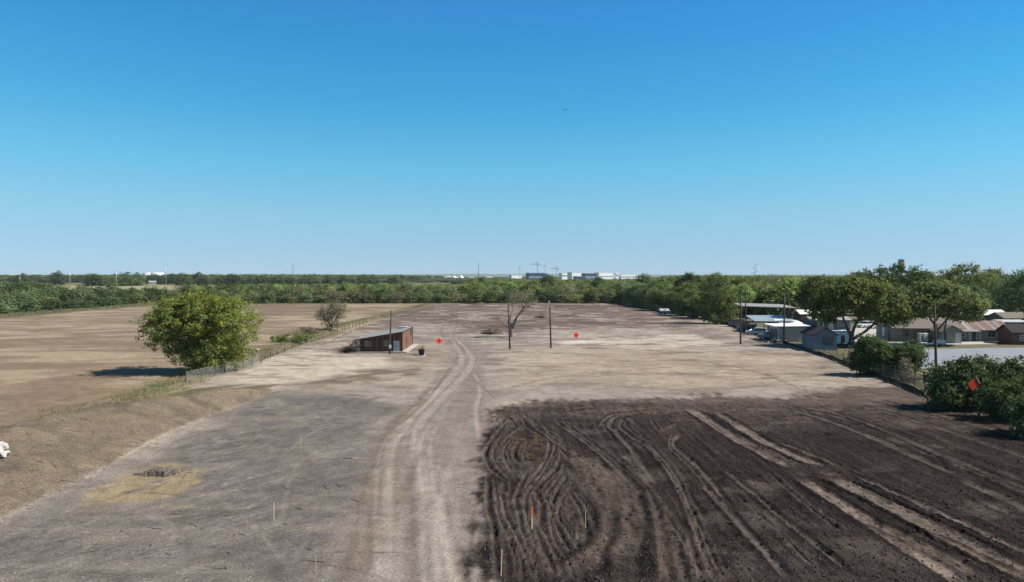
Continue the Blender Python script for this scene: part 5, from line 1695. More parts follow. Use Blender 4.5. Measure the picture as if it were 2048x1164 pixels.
# tan front gable
t = gable_house('tan_annex', 'tan front-gabled annex with white door joining the rusty roofed house', 'house', (X(1906, 131), 134.0, 0), math.radians(90 - 4), 6.5, 3.6, 2.4, 1.0, M['tan'], M['shingle'], [('door', 'left', -1.1, .05, .85, 2.0, M['offwhite'], M['offwhite'])], ov=.35)
pan = [M['rust'], M['tin_dark'], M['rust'], M['rust'], M['tin_dark'], M['rust'], M['galv'], M['tin_dark'], M['rust'], M['rust'], M['tin_dark'], M['rust'], M['rust'], M['tin_dark'], M['rust'], M['tin_dark'], M['rust'], M['rust']]
t = gable_house('rusty_house', 'low dark house with rusty striped metal roof at the right', 'house', (X(1972, 134), 139.0, 0), math.radians(-3), 12.2, 6.4, 2.3, 1.5, M['tan'], M['rust'],
    [('window', 'front', -3.2, .9, 1.2, 1.1, M['glass'], M['white']), ('door', 'front', -.8, .05, .95, 2.05, M['dsteel'], M['white']), ('window', 'front', 2.6, .9, 1.4, 1.1, M['glass'], M['offwhite'])], panels=pan)
aw = MB()
aw.hull8([(-4.8, -5.0, 2.02), (-.4, -5.0, 2.02), (-.4, -3.21, 2.28), (-4.8, -3.21, 2.28), (-4.8, -5.0, 2.1), (-.4, -5.0, 2.1), (-.4, -3.21, 2.36), (-4.8, -3.21, 2.36)])
aw.build('porch_roof', M['galv'], t)
for xx in (-4.6, -2.6, -.6):
    MB().box(xx - .05, xx + .05, -4.9, -4.8, 0, 2.03).build('porch_post', M['offwhite'], t)
gable_house('white_roof_house', 'distant small house with bright white roof among the dark trees', 'house', (X(1988, 178), 180, 0), math.radians(-4), 6.0, 5.0, 2.9, 1.1, M['galv'], M['white'], [('window', 'front', 1, 1.0, 1.0, 1.0, M['glass'], M['white']), ('door', 'front', -1.2, .05, .9, 2.0, M['dsteel'], M['white'])])
gable_house('grey_roof_house', 'far grey roofed house right of the white roofed one', 'house', (X(2035, 172), 175, 0), math.radians(5), 7.0, 5.5, 2.4, 1.2, M['tan'], M['shingle'], [('window', 'front', -1.6, .9, 1.1, 1.0, M['glass'], M['white'])])
canopy('patio_cover', 'white flat patio cover in front of the far grey roofed house', (X(2030, 158), 159, 0), 0, 6.5, 3.5, 2.3, 2.6, M['white'], 3)
gable_house('red_cabin', 'small red-brown cabin at the right edge behind the lawn', 'cabin', (X(2072, 128), 131, 0), math.radians(-6), 6.5, 4.5, 2.4, 1.2, M['roofred'], M['shingle_dark'], [('window', 'front', -1.4, .9, .9, .9, M['glass'], M['white']), ('door', 'front', 1.0, .05, .9, 2.0, M['timber'], M['white'])])
gable_house('row_hut', 'small pale roofed hut half hidden in the fence row trees', 'hut', (X(1330, 226), 228, 0), .2, 2.6, 2.2, 1.5, .5, M['bluegrey'], M['paleblue'], [('door', 'front', 0, .05, .8, 1.8, M['dsteel'], M['white'])])

# ---------------------------------------------------------------- vehicles
def car(name, label, u, D, rz, paint_m, kind='suv', Ln=4.7, Wc=1.85):
    t = thing(name, label, 'car' if kind == 'suv' else 'truck', (X(u, D), D, 0), rz)
    h = Wc / 2
    if kind == 'suv':
        low = [(-2.3, .42), (2.25, .42), (2.33, .62), (2.28, .92), (1.2, 1.06), (-2.15, 1.10), (-2.34, .95)]
        top = [(-2.1, 1.09), (1.18, 1.06), (.45, 1.66), (-.2, 1.72), (-1.75, 1.68), (-2.0, 1.55)]
    else:
        low = [(-2.7, .5), (2.65, .5), (2.72, .75), (2.65, 1.02), (1.3, 1.14), (-2.7, 1.14)]
        top = [(-.75, 1.13), (1.25, 1.12), (.6, 1.74), (-.1, 1.80), (-.68, 1.76)]
    MB().prism(low, 'y', -h, h).build('body', paint_m, t, bevel=.07)
    MB().prism(top, 'y', -h * .86, h * .86).build('cabin', paint_m, t, bevel=.06)
    ins = lambda P, k: [((x - sum(a for a, _ in P) / len(P)) * k + sum(a for a, _ in P) / len(P), (z - sum(c for _, c in P) / len(P)) * k + sum(c for _, c in P) / len(P)) for x, z in P]
    q = ins(top, .80)
    for s in (-1, 1):
        a, b_ = sorted((s * h * .861, s * (h * .86 + .012)))
        MB().prism(q, 'y', a, b_).build('side_window', M['glass'], t)
    fx0, fz0 = top[1]
    fx1, fz1 = top[2]
    MB().hull8([(fx0 - .08 + .02, -h * .74, fz0 + .09), (fx0 - .08 + .04, -h * .74, fz0 + .1), (fx0 - .04, h * .74, fz0 + .1), (fx0 - .06, h * .74, fz0 + .09), (fx1 + .05, -h * .7, fz1 - .04), (fx1 + .07, -h * .7, fz1 - .03), (fx1 + .07, h * .7, fz1 - .03), (fx1 + .05, h * .7, fz1 - .04)]).build('windscreen', M['glass'], t)
    rx = top[-1][0]
    MB().box(rx - .05, rx - .005, -h * .7, h * .7, 1.2, 1.52).build('rear_window', M['glass'], t)
    xe = low[2][0]
    xr = min(p[0] for p in low)
    for s in (-1, 1):
        MB().box(xe - .05, xe + .012, s * h * .72 - .16, s * h * .72 + .16, .68, .86).build('headlight', M['lampw'], t)
        MB().box(xr - .015, xr + .04, s * h * .82 - .1, s * h * .82 + .1, .75, 1.02).build('tail_light', M['lampr'], t)
        for wx in (-1.42, 1.42):
            w_ = MB().tube([(wx, s * (h + .01), .36), (wx, s * (h - .24), .36)], .36, 18).build('wheel', M['rubber'], t)
            MB().tube([(wx, s * (h + .02), .36), (wx, s * (h - .02), .36)], .21, 14).build('rim', M['rim'], w_)
    if kind != 'suv':
        MB().box(-2.6, -.85, -h * .8, h * .8, 1.141, 1.16).build('bed_liner', M['black'], t)
    return t
car('suv', 'white suv parked left of the other on the pale concrete', 1733, 171, math.radians(200), M['carwhite'])
car('suv', 'white suv with dark windows parked nearest the tan house', 1757, 168, math.radians(192), M['carwhite'])
car('suv', 'white car behind the two parked suvs', 1750, 180, math.radians(185), M['carwhite'])
car('pickup_truck', 'dark pickup truck at the end of the junk row by the fence', 1543, 139, math.radians(150), M['cargrey'], 'pickup')
car('van', 'pale blue-white car in the middle of the junk row', 1514, 149, math.radians(160), M['paleblue'])
car('sedan', 'dark car under the poles in the junk row', 1494, 158, math.radians(165), M['carblue'])

# junk beside the fence
def crate(label, u, D, w, d, h, m, rz):
    t = thing('scrap_bin', label, 'bin', (X(u, D), D, 0), rz)
    b = MB()
    b.hull8([(-w / 2 * .9, -d / 2 * .9, .1), (w / 2 * .9, -d / 2 * .9, .1), (w / 2 * .9, d / 2 * .9, .1), (-w / 2 * .9, d / 2 * .9, .1), (-w / 2, -d / 2, h), (w / 2, -d / 2, h), (w / 2, d / 2, h), (-w / 2, d / 2, h)])
    b.build('body', m, t, bevel=.04)
    for k in (-.3, 0, .3):
        MB().box(w * k - .05, w * k + .05, -d / 2 - .05, -d / 2 + .02, .2, h - .05).build('rib', m, t)
    MB().box(-w / 2 - .04, w / 2 + .04, -d / 2 - .04, d / 2 + .04, h + .005, h + .1).build('lid', M['black'], t)
crate('dark steel bin at the far end of the junk row', 1474, 176, 3.2, 2.0, 1.7, M['dsteel'], .2)
crate('dark bin beside the left wooden pole in the junk row', 1488, 168, 2.2, 1.8, 1.5, M['carblue'], .1)
crate('grey bin behind the dark car in the junk row', 1503, 163, 2.0, 1.6, 1.4, M['cargrey'], .3)
for i, (u, v, lb) in enumerate([(1500, 668, 'heap of scrap timber by the left wooden pole'), (1530, 678, 'heap of scrap timber before the dark pickup'), (1552, 686, 'low heap of scrap sticks left of the dark pole')]):
    p = at(u, v)
    t = thing('scrap_heap', lb, 'scrap', p)
    sticks(46, 1.8, .9, .7, .045, random.Random(70 + i)).build('planks', M['timber'], t)
    sticks(14, 1.5, .8, .9, .05, random.Random(80 + i)).build('pipes', M['steel'], t)

# propane tank on legs
p = at(1878, 692)
t = thing('gas_tank', 'cream horizontal gas tank on the lawn left of the pole', 'tank', p, math.radians(8))
prf = [(.02, -1.15), (.25, -1.12), (.42, -1.0), (.48, -.85), (.48, .85), (.42, 1.0), (.25, 1.12), (.02, 1.15)]
b = MB().lathe(prf, 18)
b.v = [(z, x, y + .75) for x, y, z in b.v]
b.build('shell', M['cream'], t, True)
for xx in (-.7, .7):
    MB().box(xx - .12, xx + .12, -.35, .35, -.1, .42).build('leg', M['concrete'], t)
MB().lathe([(.16, 1.2), (.16, 1.42), (.02, 1.46)], 12).build('dome', M['cream'], t)
# white appliances by the tan house porch
for u, v, lb, m_ in [(1850, 684, 'white tall fridge-like cabinet on the tan house porch', 'white'), (1840, 684, 'grey cabinet beside the white one on the porch', 'offwhite')]:
    p = gp(u, v)
    t = thing('porch_cabinet', lb, 'cabinet', (p[0], p[1], 0), 0.1)
    MB().box(-.42, .42, -.35, .35, .02, 1.75).build('body', M[m_], t, bevel=.03)
    MB().box(-.40, .40, -.385, -.355, .62, 1.72).build('upper_door', M[m_], t)
    MB().box(-.40, .40, -.385, -.355, .06, .60).build('lower_door', M[m_], t)

# ---------------------------------------------------------------- yard surfaces
def sheet(name, label, px, z, m, th=.12):
    pts = [gp(u, v) for u, v in px]
    b = MB().prism(pts, 'z', z - th, z)
    o = b.build(name, m)
    tag(o, label, kind='structure')
    return o
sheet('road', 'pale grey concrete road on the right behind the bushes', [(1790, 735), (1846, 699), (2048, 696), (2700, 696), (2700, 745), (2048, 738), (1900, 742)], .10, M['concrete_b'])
sheet('drive', 'sunlit pale concrete apron behind the shade tree', [(1696, 694), (1702, 660), (1722, 654), (1768, 652), (1772, 690)], .09, M['concrete'])
sheet('path', 'pale concrete path along the front of the houses', [(1775, 692), (1776, 686), (1995, 684), (1996, 689)], .10, M['concrete'])

# ---------------------------------------------------------------- fences
def post_wire_fence(name, label, pts, h, step, pm, wm, nw=6, fabric=None, rp=.045, vert=0.0, wr=.008):
    base = pts[0]
    t = thing(name, label, 'fence', (base[0], base[1], 0))
    Q = catmull([np.array(p[:2]) for p in pts], step)
    rel = lambda p, z: (p[0] - base[0], p[1] - base[1], ground_h(p[0], p[1]) + z)
    for p in Q:
        MB().tube([rel(p, -.3), rel(p, h + .08)], rp, 6).build('post', pm, t)
    w_ = MB()
    for k in range(nw):
        z = .1 + (h - .12) * k / (nw - 1)
        w_.tube([rel(p, z) for p in Q], wr, 4)
    if vert:
        R_ = catmull([np.array(p[:2]) for p in pts], vert)
        for p in R_:
            w_.tube([rel(p, .05), rel(p, h)], wr * .8, 3)
    w_.build('wire', wm, t)
    if fabric:
        vs, fs = [], []
        R_ = catmull([np.array(p[:2]) for p in pts], .8)
        for i, p in enumerate(R_):
            dx = .05 * math.sin(i * 1.7)
            vs += [rel((p[0] + dx - .08, p[1] - .05), -.15), rel((p[0] + dx - .1, p[1] - .06), fabric + .08 * math.sin(i * .9))]
        for i in range(len(R_) - 1):
            fs.append((2 * i, 2 * i + 1, 2 * i + 3, 2 * i + 2))
        o = MB().add(vs, fs).build('silt_fabric', M['silt'], t)
        o.modifiers.new('thick', 'SOLIDIFY').thickness = .02
    return t
post_wire_fence('wire_fence', 'wire fence with slim posts and black fabric foot beside the blue-grey house', [gp(1612, 701), gp(1660, 717), gp(1700, 733), gp(1745, 750), gp(1790, 768), gp(1850, 792)], 1.75, 2.6, M['dsteel'], M['wire'], 7, .55, .04, .35, .006)
post_wire_fence('row_fence', 'low wire fence under the trees right of the cleared site', [gp(1612, 701), gp(1575, 688), gp(1530, 676), gp(1480, 659), gp(1445, 646), gp(1380, 634), gp(1300, 620), gp(1238, 610)], 1.3, 4.0, M['dsteel'], M['wire'], 4, .5, .05)
post_wire_fence('netting_fence', 'pale wire netting fence at the end of the ditch behind the bank', [gp(372, 766), gp(430, 752), gp(470, 744), gp(520, 727)], 1.25, 2.4, M['timber'], M['netting'], 9, None, .05, .16, .008)
post_wire_fence('ditch_fence', 'old post and wire fence along the ditch', [gp(524, 724), gp(600, 690), gp(690, 662), gp(770, 634), gp(850, 610)], 1.1, 5.0, M['timber'], M['wire'], 3, None, .05, 0, .006)
# timber rail fence by the dark pole
pA, pB, pC = gp(1830, 762), gp(1868, 775), gp(1925, 800)
t = thing('rail_fence', 'dark timber rail fence between the two big bushes', 'fence', (pA[0], pA[1], 0))
pp = catmull([np.array(pA), np.array(pB), np.array(pC)], 2.0)
for p in pp:
    MB().box(p[0] - pA[0] - .07, p[0] - pA[0] + .07, p[1] - pA[1] - .07, p[1] - pA[1] + .07, -.2, 1.5).build('post', M['timber'], t)
for z in (.45, .95, 1.42):
    for i in range(len(pp) - 1):
        MB().tube([(pp[i][0] - pA[0], pp[i][1] - pA[1] - .1, z), (pp[i + 1][0] - pA[0], pp[i + 1][1] - pA[1] - .1, z)], .065, 4).build('rail', M['timber'], t)
# bird box on a post by the netting
p = at(513, 722)
t = thing('bird_box', 'small pale bird box on a thin post by the ditch', 'bird box', p)
MB().tube([(0, 0, -.2), (0.05, 0, 1.5)], .045, 6).build('post', M['lath'], t)
MB().box(-.18, .22, -.16, .16, 1.5, 1.85).build('box', M['lath'], t)
MB().prism([(-.42, 1.86), (.46, 1.86), (.46, 1.91), (.02, 2.0), (-.42, 1.91)], 'y', -.3, .3).build('roof', M['offwhite'], t)

# ---------------------------------------------------------------- survey stakes
def stake(label, u, v, h, painted=None, lean=0.0, w=.05):
    p = at(u, v)
    t = thing('survey_stake', label, 'stake', p, random.Random(u).uniform(.5, .9), 'survey stakes')
    MB().hull8([(-w / 2, -.008, -.1), (w / 2, -.008, -.1), (w / 2, .008, -.1), (-w / 2, .008, -.1), (-w / 2 + lean, -.008, h), (w / 2 + lean, -.008, h), (w / 2 + lean, .008, h), (-w / 2 + lean, .008, h)]).build('lath', M['lath'] if painted != 'all' else M['orange'], t)
    if painted:
        a = .55
        MB().hull8([(-w / 2 - .006 + lean * a, -.014, h * a), (w / 2 + .006 + lean * a, -.014, h * a), (w / 2 + .006 + lean * a, .014, h * a), (-w / 2 - .006 + lean * a, .014, h * a), (-w / 2 - .006 + lean, -.014, h + .01), (w / 2 + .006 + lean, -.014, h + .01), (w / 2 + .006 + lean, .014, h + .01), (-w / 2 - .006 + lean, .014, h + .01)]).build('paint', M['orange'], t)
    return t
stake('orange-topped survey stake in the dark swirled soil', 1064, 1058, 1.15, True, .0, .085)
stake('pale survey stake at the edge of the dark soil in the bottom foreground', 1002, 1152, 1.15, None, .05, .05)
stake('thin survey stake inside the dark soil right of the orange one', 1171, 1058, 1.0, None, 0, .035)
stake('pale survey stake standing alone on the grey soil left of the haul road', 548, 1040, 1.0, None, 0, .05)
stake('thin survey stake on the grey soil near the straw patch', 602, 898, 1.0, None, 0, .05)
stake('pale survey stake below the dark patch in front of the shed', 708, 786, 1.0, None, .05, .06)
stake('short thin stake in the bottom foreground left of the haul road', 632, 1146, .8, None, 0, .03)
stake('white survey stake by the fence row shadows', 1401, 664, 1.3, None, 0, .12)
stake('pale stake behind the wooden shed field near the thin tree', 528, 762, .9, None, 0, .05)

# ---------------------------------------------------------------- heaps, rocks and brush
def lump(name, label, cat, u, v, sx, sy, sz, m, seed, n=26):
    p = at(u, v)
    rngh = random.Random(seed)
    vs, fs = [], []
    for j in range(n // 2 + 1):
        for i in range(n):
            a = 2 * math.pi * i / n
            r = 1 - j / (n / 2)
            k = 1 + .25 * (float(vnoise(np.array([math.cos(a) * 2 + 5]), np.array([math.sin(a) * 2 + j * .25]), seed)[0]) - .5)
            z = (1 - r) ** .85 * sz * (0.75 + .5 * float(vnoise(np.array([math.cos(a) * r * 4 + 9]), np.array([math.sin(a) * r * 4]), seed + 1)[0]))
            vs.append((math.cos(a) * r * sx * k, math.sin(a) * r * sy * k, z - .15))
    for j in range(n // 2):
        for i in range(n):
            q = (i + 1) % n
            fs.append((j * n + i, j * n + q, (j + 1) * n + q, (j + 1) * n + i))
    o = MB().add(vs, fs).build(name, m, None, True)
    o.location = p
    tag(o, label, cat)
    return o
lump('soil_heap', 'low dark brown soil heap right of the twin poles', 'heap', 1140, 634, 5.0, 3.2, 1.15, M['soil_h'], 1)
lump('soil_heap', 'pale ridge of dumped soil at the far end of the site', 'heap', 1175, 617, 9.0, 4.0, 1.3, M['soil_h'], 2)
lump('soil_heap', 'small bumpy soil heap in front of the wood at the far end', 'heap', 962, 609, 5.0, 3.0, 1.0, M['soil_h'], 3)
lump('soil_heap', 'dark hump of soil far behind the shed', 'heap', 822, 632, 5.0, 3.0, .7, M['soil_h'], 4)
p = at(-2, 912)
rk = bpy.data.meshes.new('rock')
bm = bmesh.new()
bmesh.ops.create_icosphere(bm, subdivisions=3, radius=1)
rr = random.Random(8)
for v_ in bm.verts:
    c = v_.co
    k = 1 + .22 * math.sin(c.x * 3.1 + 1) * math.cos(c.z * 2.7) + .12 * math.sin(c.y * 6 + c.z * 5) + rr.uniform(-.09, .09)
    v_.co = Vector((c.x * .62 * k, c.y * .5 * k, c.z * .62 * k))
bm.to_mesh(rk)
bm.free()
rk.materials.append(M['stone'])
o = bpy.data.objects.new('rock', rk)
o.location = (p[0], p[1], p[2] + .35)
link(o)
tag(o, 'white rock lying on the earth bank at the left edge', 'rock')
for u, v, n, sx, sy, sz, r0, lb, sd in [(985, 668, 90, 2.6, 1.4, 1.5, .06, 'pile of cut branches left of the half-dead tree', 11), (1082, 636, 46, 2.4, 1.4, 1.2, .07, 'small pile of stumps and branches beside the dark soil heap', 12), (318, 948, 60, 1.6, .6, .32, .03, 'flat heap of dead twigs on the straw patch', 13),
                                    (690, 703, 30, 1.2, .8, .5, .03, 'few dead branches lying left of the shed', 14)]:
    p = at(u, v)
    t = thing('branch_pile', lb, 'brush pile', p)
    sticks(n * (3 if sd == 13 else 1), sx, sy, sz, r0 * (.7 if sd == 13 else 1), random.Random(sd), .42 if sd == 13 else 1.1).build('branches', M['brush'] if sd != 13 else M['soil_p'], t)
    if sd == 11:
        MB().tube([(-.1, -1.2, .5), (-.1, -1.0, .55)], .22, 12).build('sawn_end', M['lath'], t)
        MB().tube([(-.2, -1.0, .5), (.4, 1.2, .7)], .2, 10).build('log', M['brush'], t)
# clods scattered over the dark soil, and debris along the foot of the bank
def scatter_clods(name, label, n, m, place, rmin, rmax, seed):
    r_ = np.random.default_rng(seed)
    V, F = [], []
    base = np.array([(1, 0, 0), (0, 1, 0), (-1, 0, 0), (0, -1, 0), (0, 0, 1), (0, 0, -1)], float)
    face = [(0, 1, 4), (1, 2, 4), (2, 3, 4), (3, 0, 4), (1, 0, 5), (2, 1, 5), (3, 2, 5), (0, 3, 5)]
    k = 0
    tries = 0
    while k < n and tries < n * 30:
        tries += 1
        q = place(r_)
        if q is None:
            continue
        s = rmin + (rmax - rmin) * r_.uniform() ** 2.5
        a = r_.uniform(0, 6.28)
        ca, sa = math.cos(a), math.sin(a)
        b = base * r_.uniform(.6, 1.25, (6, 3)) * np.array([s * 1.3, s, s * .8]) + r_.normal(size=(6, 3)) * s * .15
        x = b[:, 0] * ca - b[:, 1] * sa + q[0]
        y = b[:, 0] * sa + b[:, 1] * ca + q[1]
        z = b[:, 2] + ground_h(q[0], q[1]) + s * .25
        V.extend(zip(x, y, z))
        F.extend([tuple(i + 6 * k for i in f) for f in face])
        k += 1
    me = bpy.data.meshes.new(name)
    me.from_pydata(V, [], F)
    me.materials.append(m)
    o = bpy.data.objects.new(name, me)
    link(o)
    tag(o, label, 'clods', kind='stuff')
def _mask(arr, x, y):
    i = int(np.clip(np.searchsorted(XS, x), 0, NX - 1))
    j = int(np.clip(np.searchsorted(YS, y), 0, NY - 1))
    return float(arr[j, i])
def pl_dark(r_):
    y = 27 + 42 * r_.uniform() ** 1.6
    x = r_.uniform(-2, 0.82 * y)
    return (x, y) if _mask(md, x, y) > .6 and r_.uniform() < .25 + _mask(GR, x, y) * .75 else None
def pl_bank(r_):
    t_ = r_.uniform()
    i = int(t_ * (len(BANK) - 1))
    o_ = r_.normal(0, 1.0)
    x, y = BANK[i][0] + _bw[i] * 1.0 + o_ * .5, BANK[i][1] + r_.uniform(-.5, .5)
    return (x, y) if y > 24 else None
def pl_grey(r_):
    y = 27 + 45 * r_.uniform() ** 1.3
    x = r_.uniform(-0.8 * y, 2)
    return (x, y) if _mask(mg, x, y) > .5 or _mask(mk, x, y) > .5 else None
scatter_clods('soil_clods', 'dark crumbs and clods of turned soil', 16000, M['clod'], pl_dark, .015, .085, 1)
scatter_clods('bank_clods', 'crumbs and stones along the foot of the earth bank', 420, M['clod2'], pl_bank, .02, .10, 2)
scatter_clods('pale_crumbs', 'pale crumbs strewn over the scraped grey ground', 4200, M['clod2'], pl_grey, .012, .055, 3)

# twigs strewn over the bank and the scraped ground
r_ = np.random.default_rng(44)
b = MB()
k = 0
while k < 170:
    q = pl_grey(r_) if k % 2 else pl_bank(r_)
    if not q:
        continue
    x, y = q[0] - (r_.uniform(0, 6) if k % 2 == 0 else 0), q[1]
    a, L_ = r_.uniform(0, 6.28), r_.uniform(.12, .6)
    z = ground_h(x, y)
    p1, p2 = (x - math.cos(a) * L_, y - math.sin(a) * L_), (x + math.cos(a) * L_, y + math.sin(a) * L_)
    b.tube([(*p1, ground_h(*p1) + .03), (x + r_.uniform(-.05, .05), y, z + .03), (*p2, ground_h(*p2) + .03)], [.022, .018, .010], 4)
    k += 1
tag(b.build('twigs', M['brush']), 'dead twigs strewn over the bank and scraped ground', 'twigs', kind='stuff')

# ---------------------------------------------------------------- rough grass
def grass(name, label, n, place, hmin, hmax, seed, m, spread=.25):
    r_ = np.random.default_rng(seed)
    P = []
    tries = 0
    while len(P) < n and tries < 30 * n:
        tries += 1
        q = place(r_)
        if q:
            P.append((q[0], q[1], ground_h(q[0], q[1])))
    P = np.array(P)
    nb_ = 7
    C = np.repeat(P, nb_, axis=0)
    k = len(C)
    C[:, :2] += r_.normal(size=(k, 2)) * spread
    h = r_.uniform(hmin, hmax, k)
    a = r_.uniform(0, 6.28, k)
    w_ = h * .07 + .01
    lean = r_.normal(size=(k, 2)) * (h * .3)[:, None]
    dx, dy = np.cos(a) * w_, np.sin(a) * w_
    z0 = C[:, 2] - .05
    V = np.stack([np.stack([C[:, 0] - dx, C[:, 1] - dy, z0], 1), np.stack([C[:, 0] + dx, C[:, 1] + dy, z0], 1), np.stack([C[:, 0] + lean[:, 0], C[:, 1] + lean[:, 1], z0 + h], 1)], 1).reshape(-1, 3)
    me = bpy.data.meshes.new(name)
    me.from_pydata(V.tolist(), [], [(3 * i, 3 * i + 1, 3 * i + 2) for i in range(k)])
    ca_ = me.color_attributes.new('tint', 'FLOAT_COLOR', 'POINT')
    g = r_.uniform(.7, 1.25, k)
    grn = (fbm(C[:, 0] * .15, C[:, 1] * .15, 4, 3) - .45) * 2.2
    rgba = np.ones((k, 4), np.float32)
    rgba[:, 0] = g * (1 - .3 * np.clip(grn, 0, 1))
    rgba[:, 1] = g
    rgba[:, 2] = g * (1 + .6 * np.clip(-grn, 0, 1))
    ca_.data.foreach_set('color', np.repeat(rgba, 3, axis=0).ravel())
    me.materials.append(m)
    o = bpy.data.objects.new(name, me)
    link(o)
    tag(o, label, 'grass', kind='stuff')
DPTS = catmull([gp(*p) for p in [(850, 609), (760, 632), (680, 652), (590, 684), (505, 714), (400, 750), (250, 802), (130, 832)]], 1.0)
def pl_ditch(r_):
    i = r_.integers(0, len(DPTS))
    return (DPTS[i][0] + r_.normal(0, 1.3), DPTS[i][1] + r_.normal(0, 1.3))
grass('ditch_grass', 'rough grass and weeds along the ditch', 4200, pl_ditch, .15, .5, 5, LF['grass'])
def pl_yard(r_):
    t_ = r_.uniform()
    a, b = gp(1612, 700), gp(1860, 798)
    return (a[0] + (b[0] - a[0]) * t_ + abs(r_.normal(0, 2.2)) + .3, a[1] + (b[1] - a[1]) * t_ + abs(r_.normal(0, 1.5)))
grass('fence_grass', 'weeds growing along the wire fence', 1400, pl_yard, .15, .5, 6, LF['grass'])
def pl_edge(r_):
    y = r_.uniform(212, 335)
    return (-166 + (y - 270) * .02 + r_.normal(0, 2.2), y)
grass('field_edge_grass', 'tall dry grass where the mown field meets the dark trees', 2600, pl_edge, .4, 1.0, 7, LF['grass'], .6)

# ---------------------------------------------------------------- far things
def transmission(label, u, D, h, arms=1, m='steel', r=.45):
    t = thing('transmission_pole', label, 'pole', (X(u, D), D, 0), 0, 'tall power line poles')
    MB().tube([(0, 0, -.5), (0, 0, h)], [r, r * .5], 10).build('shaft', M[m], t, True)
    for k in range(3):
        z = h - 1.5 - k * 3.2
        MB().tube([(0, 0, z), ((-1 if k % 2 else 1) * 2.4, 0, z + .5)], .12, 5).build('arm', M[m], t)
        MB().tube([((-1 if k % 2 else 1) * 2.3, 0, z + .4), ((-1 if k % 2 else 1) * 2.3, 0, z - 1.0)], .1, 6).build('insulator', M['dsteel'], t)
transmission('tall grey power pole left of the meadow gap', 140, 780, 21, r=.4)
transmission('grey power pole in the middle of the left woodland', 233, 800, 20, r=.4)
transmission('tall grey power pole right of the white tanks', 332, 845, 28, r=.45)
transmission('slim dark power pole against the sky left of centre', 586, 1000, 30, m='dsteel', r=.5)
transmission('slim dark power pole against the sky left of the cranes', 957, 1000, 32, m='dsteel', r=.5)
transmission('slim dark power pole on the skyline right of the fence row trees', 1510, 700, 26, m='dsteel', r=.36)
transmission('short thin power pole at the far left', 40, 800, 15, r=.3)
def tank(label, u, D, r, h, dome=False):
    t = thing('storage_tank', label, 'tank', (X(u, D), D, 0))
    if dome:
        prf = [(r * .5, 0), (r * .5, h - r * 1.6)] + [(r * math.cos(a), h - r + r * .9 * math.sin(a)) for a in np.linspace(-1.0, 1.5, 10)]
    else:
        prf = [(r, 0), (r, h), (r * .8, h + .5), (.1, h + 1.1)]
    MB().lathe(prf, 28).build('shell', M['white'], t, True)
    if not dome:
        MB().lathe([(r + .12, h * .96), (r + .12, h * .985)], 28).build('rim', M['offwhite'], t)
        MB().tube([(-r * .7, -r * .78, 0), (-r * .7, -r * .78, h)], .25, 5).build('ladder', M['steel'], t)
    else:
        MB().lathe([(r + .05, h - r - .3), (r + .05, h - r + .3)], 28).build('band', M['offwhite'], t)
tank('right one of the two big white tanks on the left horizon', 315, 1500, 13, 20)
tank('left one of the two big white tanks on the left horizon', 296, 1560, 10, 20)
tank('left one of the two small white round tanks at the horizon', 908, 2600, 9, 15, True)
tank('right one of the two small white round tanks at the horizon', 922, 2600, 10.5, 16, True)
def far_block(name, label, u0, u1, D, ztop, m, depth=30, bands=None, cat='building', rz=0, group=None, z0=0):
    rz = rz or math.radians(32)
    w_ = ((u1 - u0) / FPX * D - depth * .5 * math.sin(rz)) / math.cos(rz)
    w_ = max(w_ * 1.18, 6)
    depth = depth * .5
    t = thing(name, label, cat, (X((u0 + u1) / 2, D), D, 0), rz, group)
    MB().box(-w_ / 2, w_ / 2, 0, depth, z0, ztop).build('wall', m, t)
    MB().box(-w_ / 2 - .4, w_ / 2 + .4, -.4, depth + .4, ztop + .02, ztop + .7).build('roof', M['white'] if m != M['bluebld'] else M['bluebld2'], t)
    for (za, zb, bm_) in (bands or []):
        n = max(2, int(w_ / 14))
        for i in range(n):
            x0 = -w_ / 2 + (i + .06) * w_ / n
            MB().box(x0, x0 + w_ / n * .88, -.25, -.02, za, zb).build('window_band', bm_, t)
    return t
D0 = 1800
z_at = lambda v, D: CAM_H + (HORIZON - v) / FPX * D
far_block('terminal', 'dark blue terminal block under the tower cranes', 1057, 1090, D0, z_at(546, D0), M['bluebld'], 30, [(8, 12, M['bluebld2']), (14, 18, M['glass'])])
far_block('terminal', 'pale blue terminal wing right of the dark blue block', 1090, 1101, D0 - 12, z_at(547, D0), M['bluebld2'], 34, [(10, 16, M['bluebld'])])
far_block('terminal', 'thin white terminal wing left of the bright white hall', 1122, 1141, D0 + 60, z_at(546.5, D0 + 60), M['white'], 30, [(12, 15, M['bluebld'])])
far_block('terminal', 'bright white terminal hall on the horizon', 1141, 1168, D0, z_at(545, D0), M['white'], 40, [(9, 11, M['offwhite'])])
far_block('terminal', 'dark glass terminal block in front of the white hall', 1150, 1170, D0 - 60, z_at(553, D0 - 60), M['bluebld'], 20, [(6, 10, M['glass'])])
far_block('terminal', 'blue glass terminal block beside the long white hall', 1168, 1195, D0 - 40, z_at(547, D0 - 40), M['bluebld'], 30, [(8, 12, M['bluebld2']), (14, 18, M['glass'])])
far_block('terminal', 'long white terminal hall right of the blue glass block', 1195, 1229, D0, z_at(545.5, D0), M['white'], 40, [(10, 13, M['bluebld2'])])
far_block('terminal', 'square white terminal tower block', 1229, 1241, D0 + 20, z_at(546, D0), M['white'], 30, [(12, 17, M['bluebld2'])])
far_block('terminal', 'low white terminal end wing far right', 1241, 1284, D0 + 40, z_at(549, D0), M['white'], 30, [(9, 12, M['bluebld2'])])
far_block('terminal', 'low white shed left of the terminal', 1022, 1045, D0 + 200, z_at(550.5, D0 + 200), M['white'], 30)
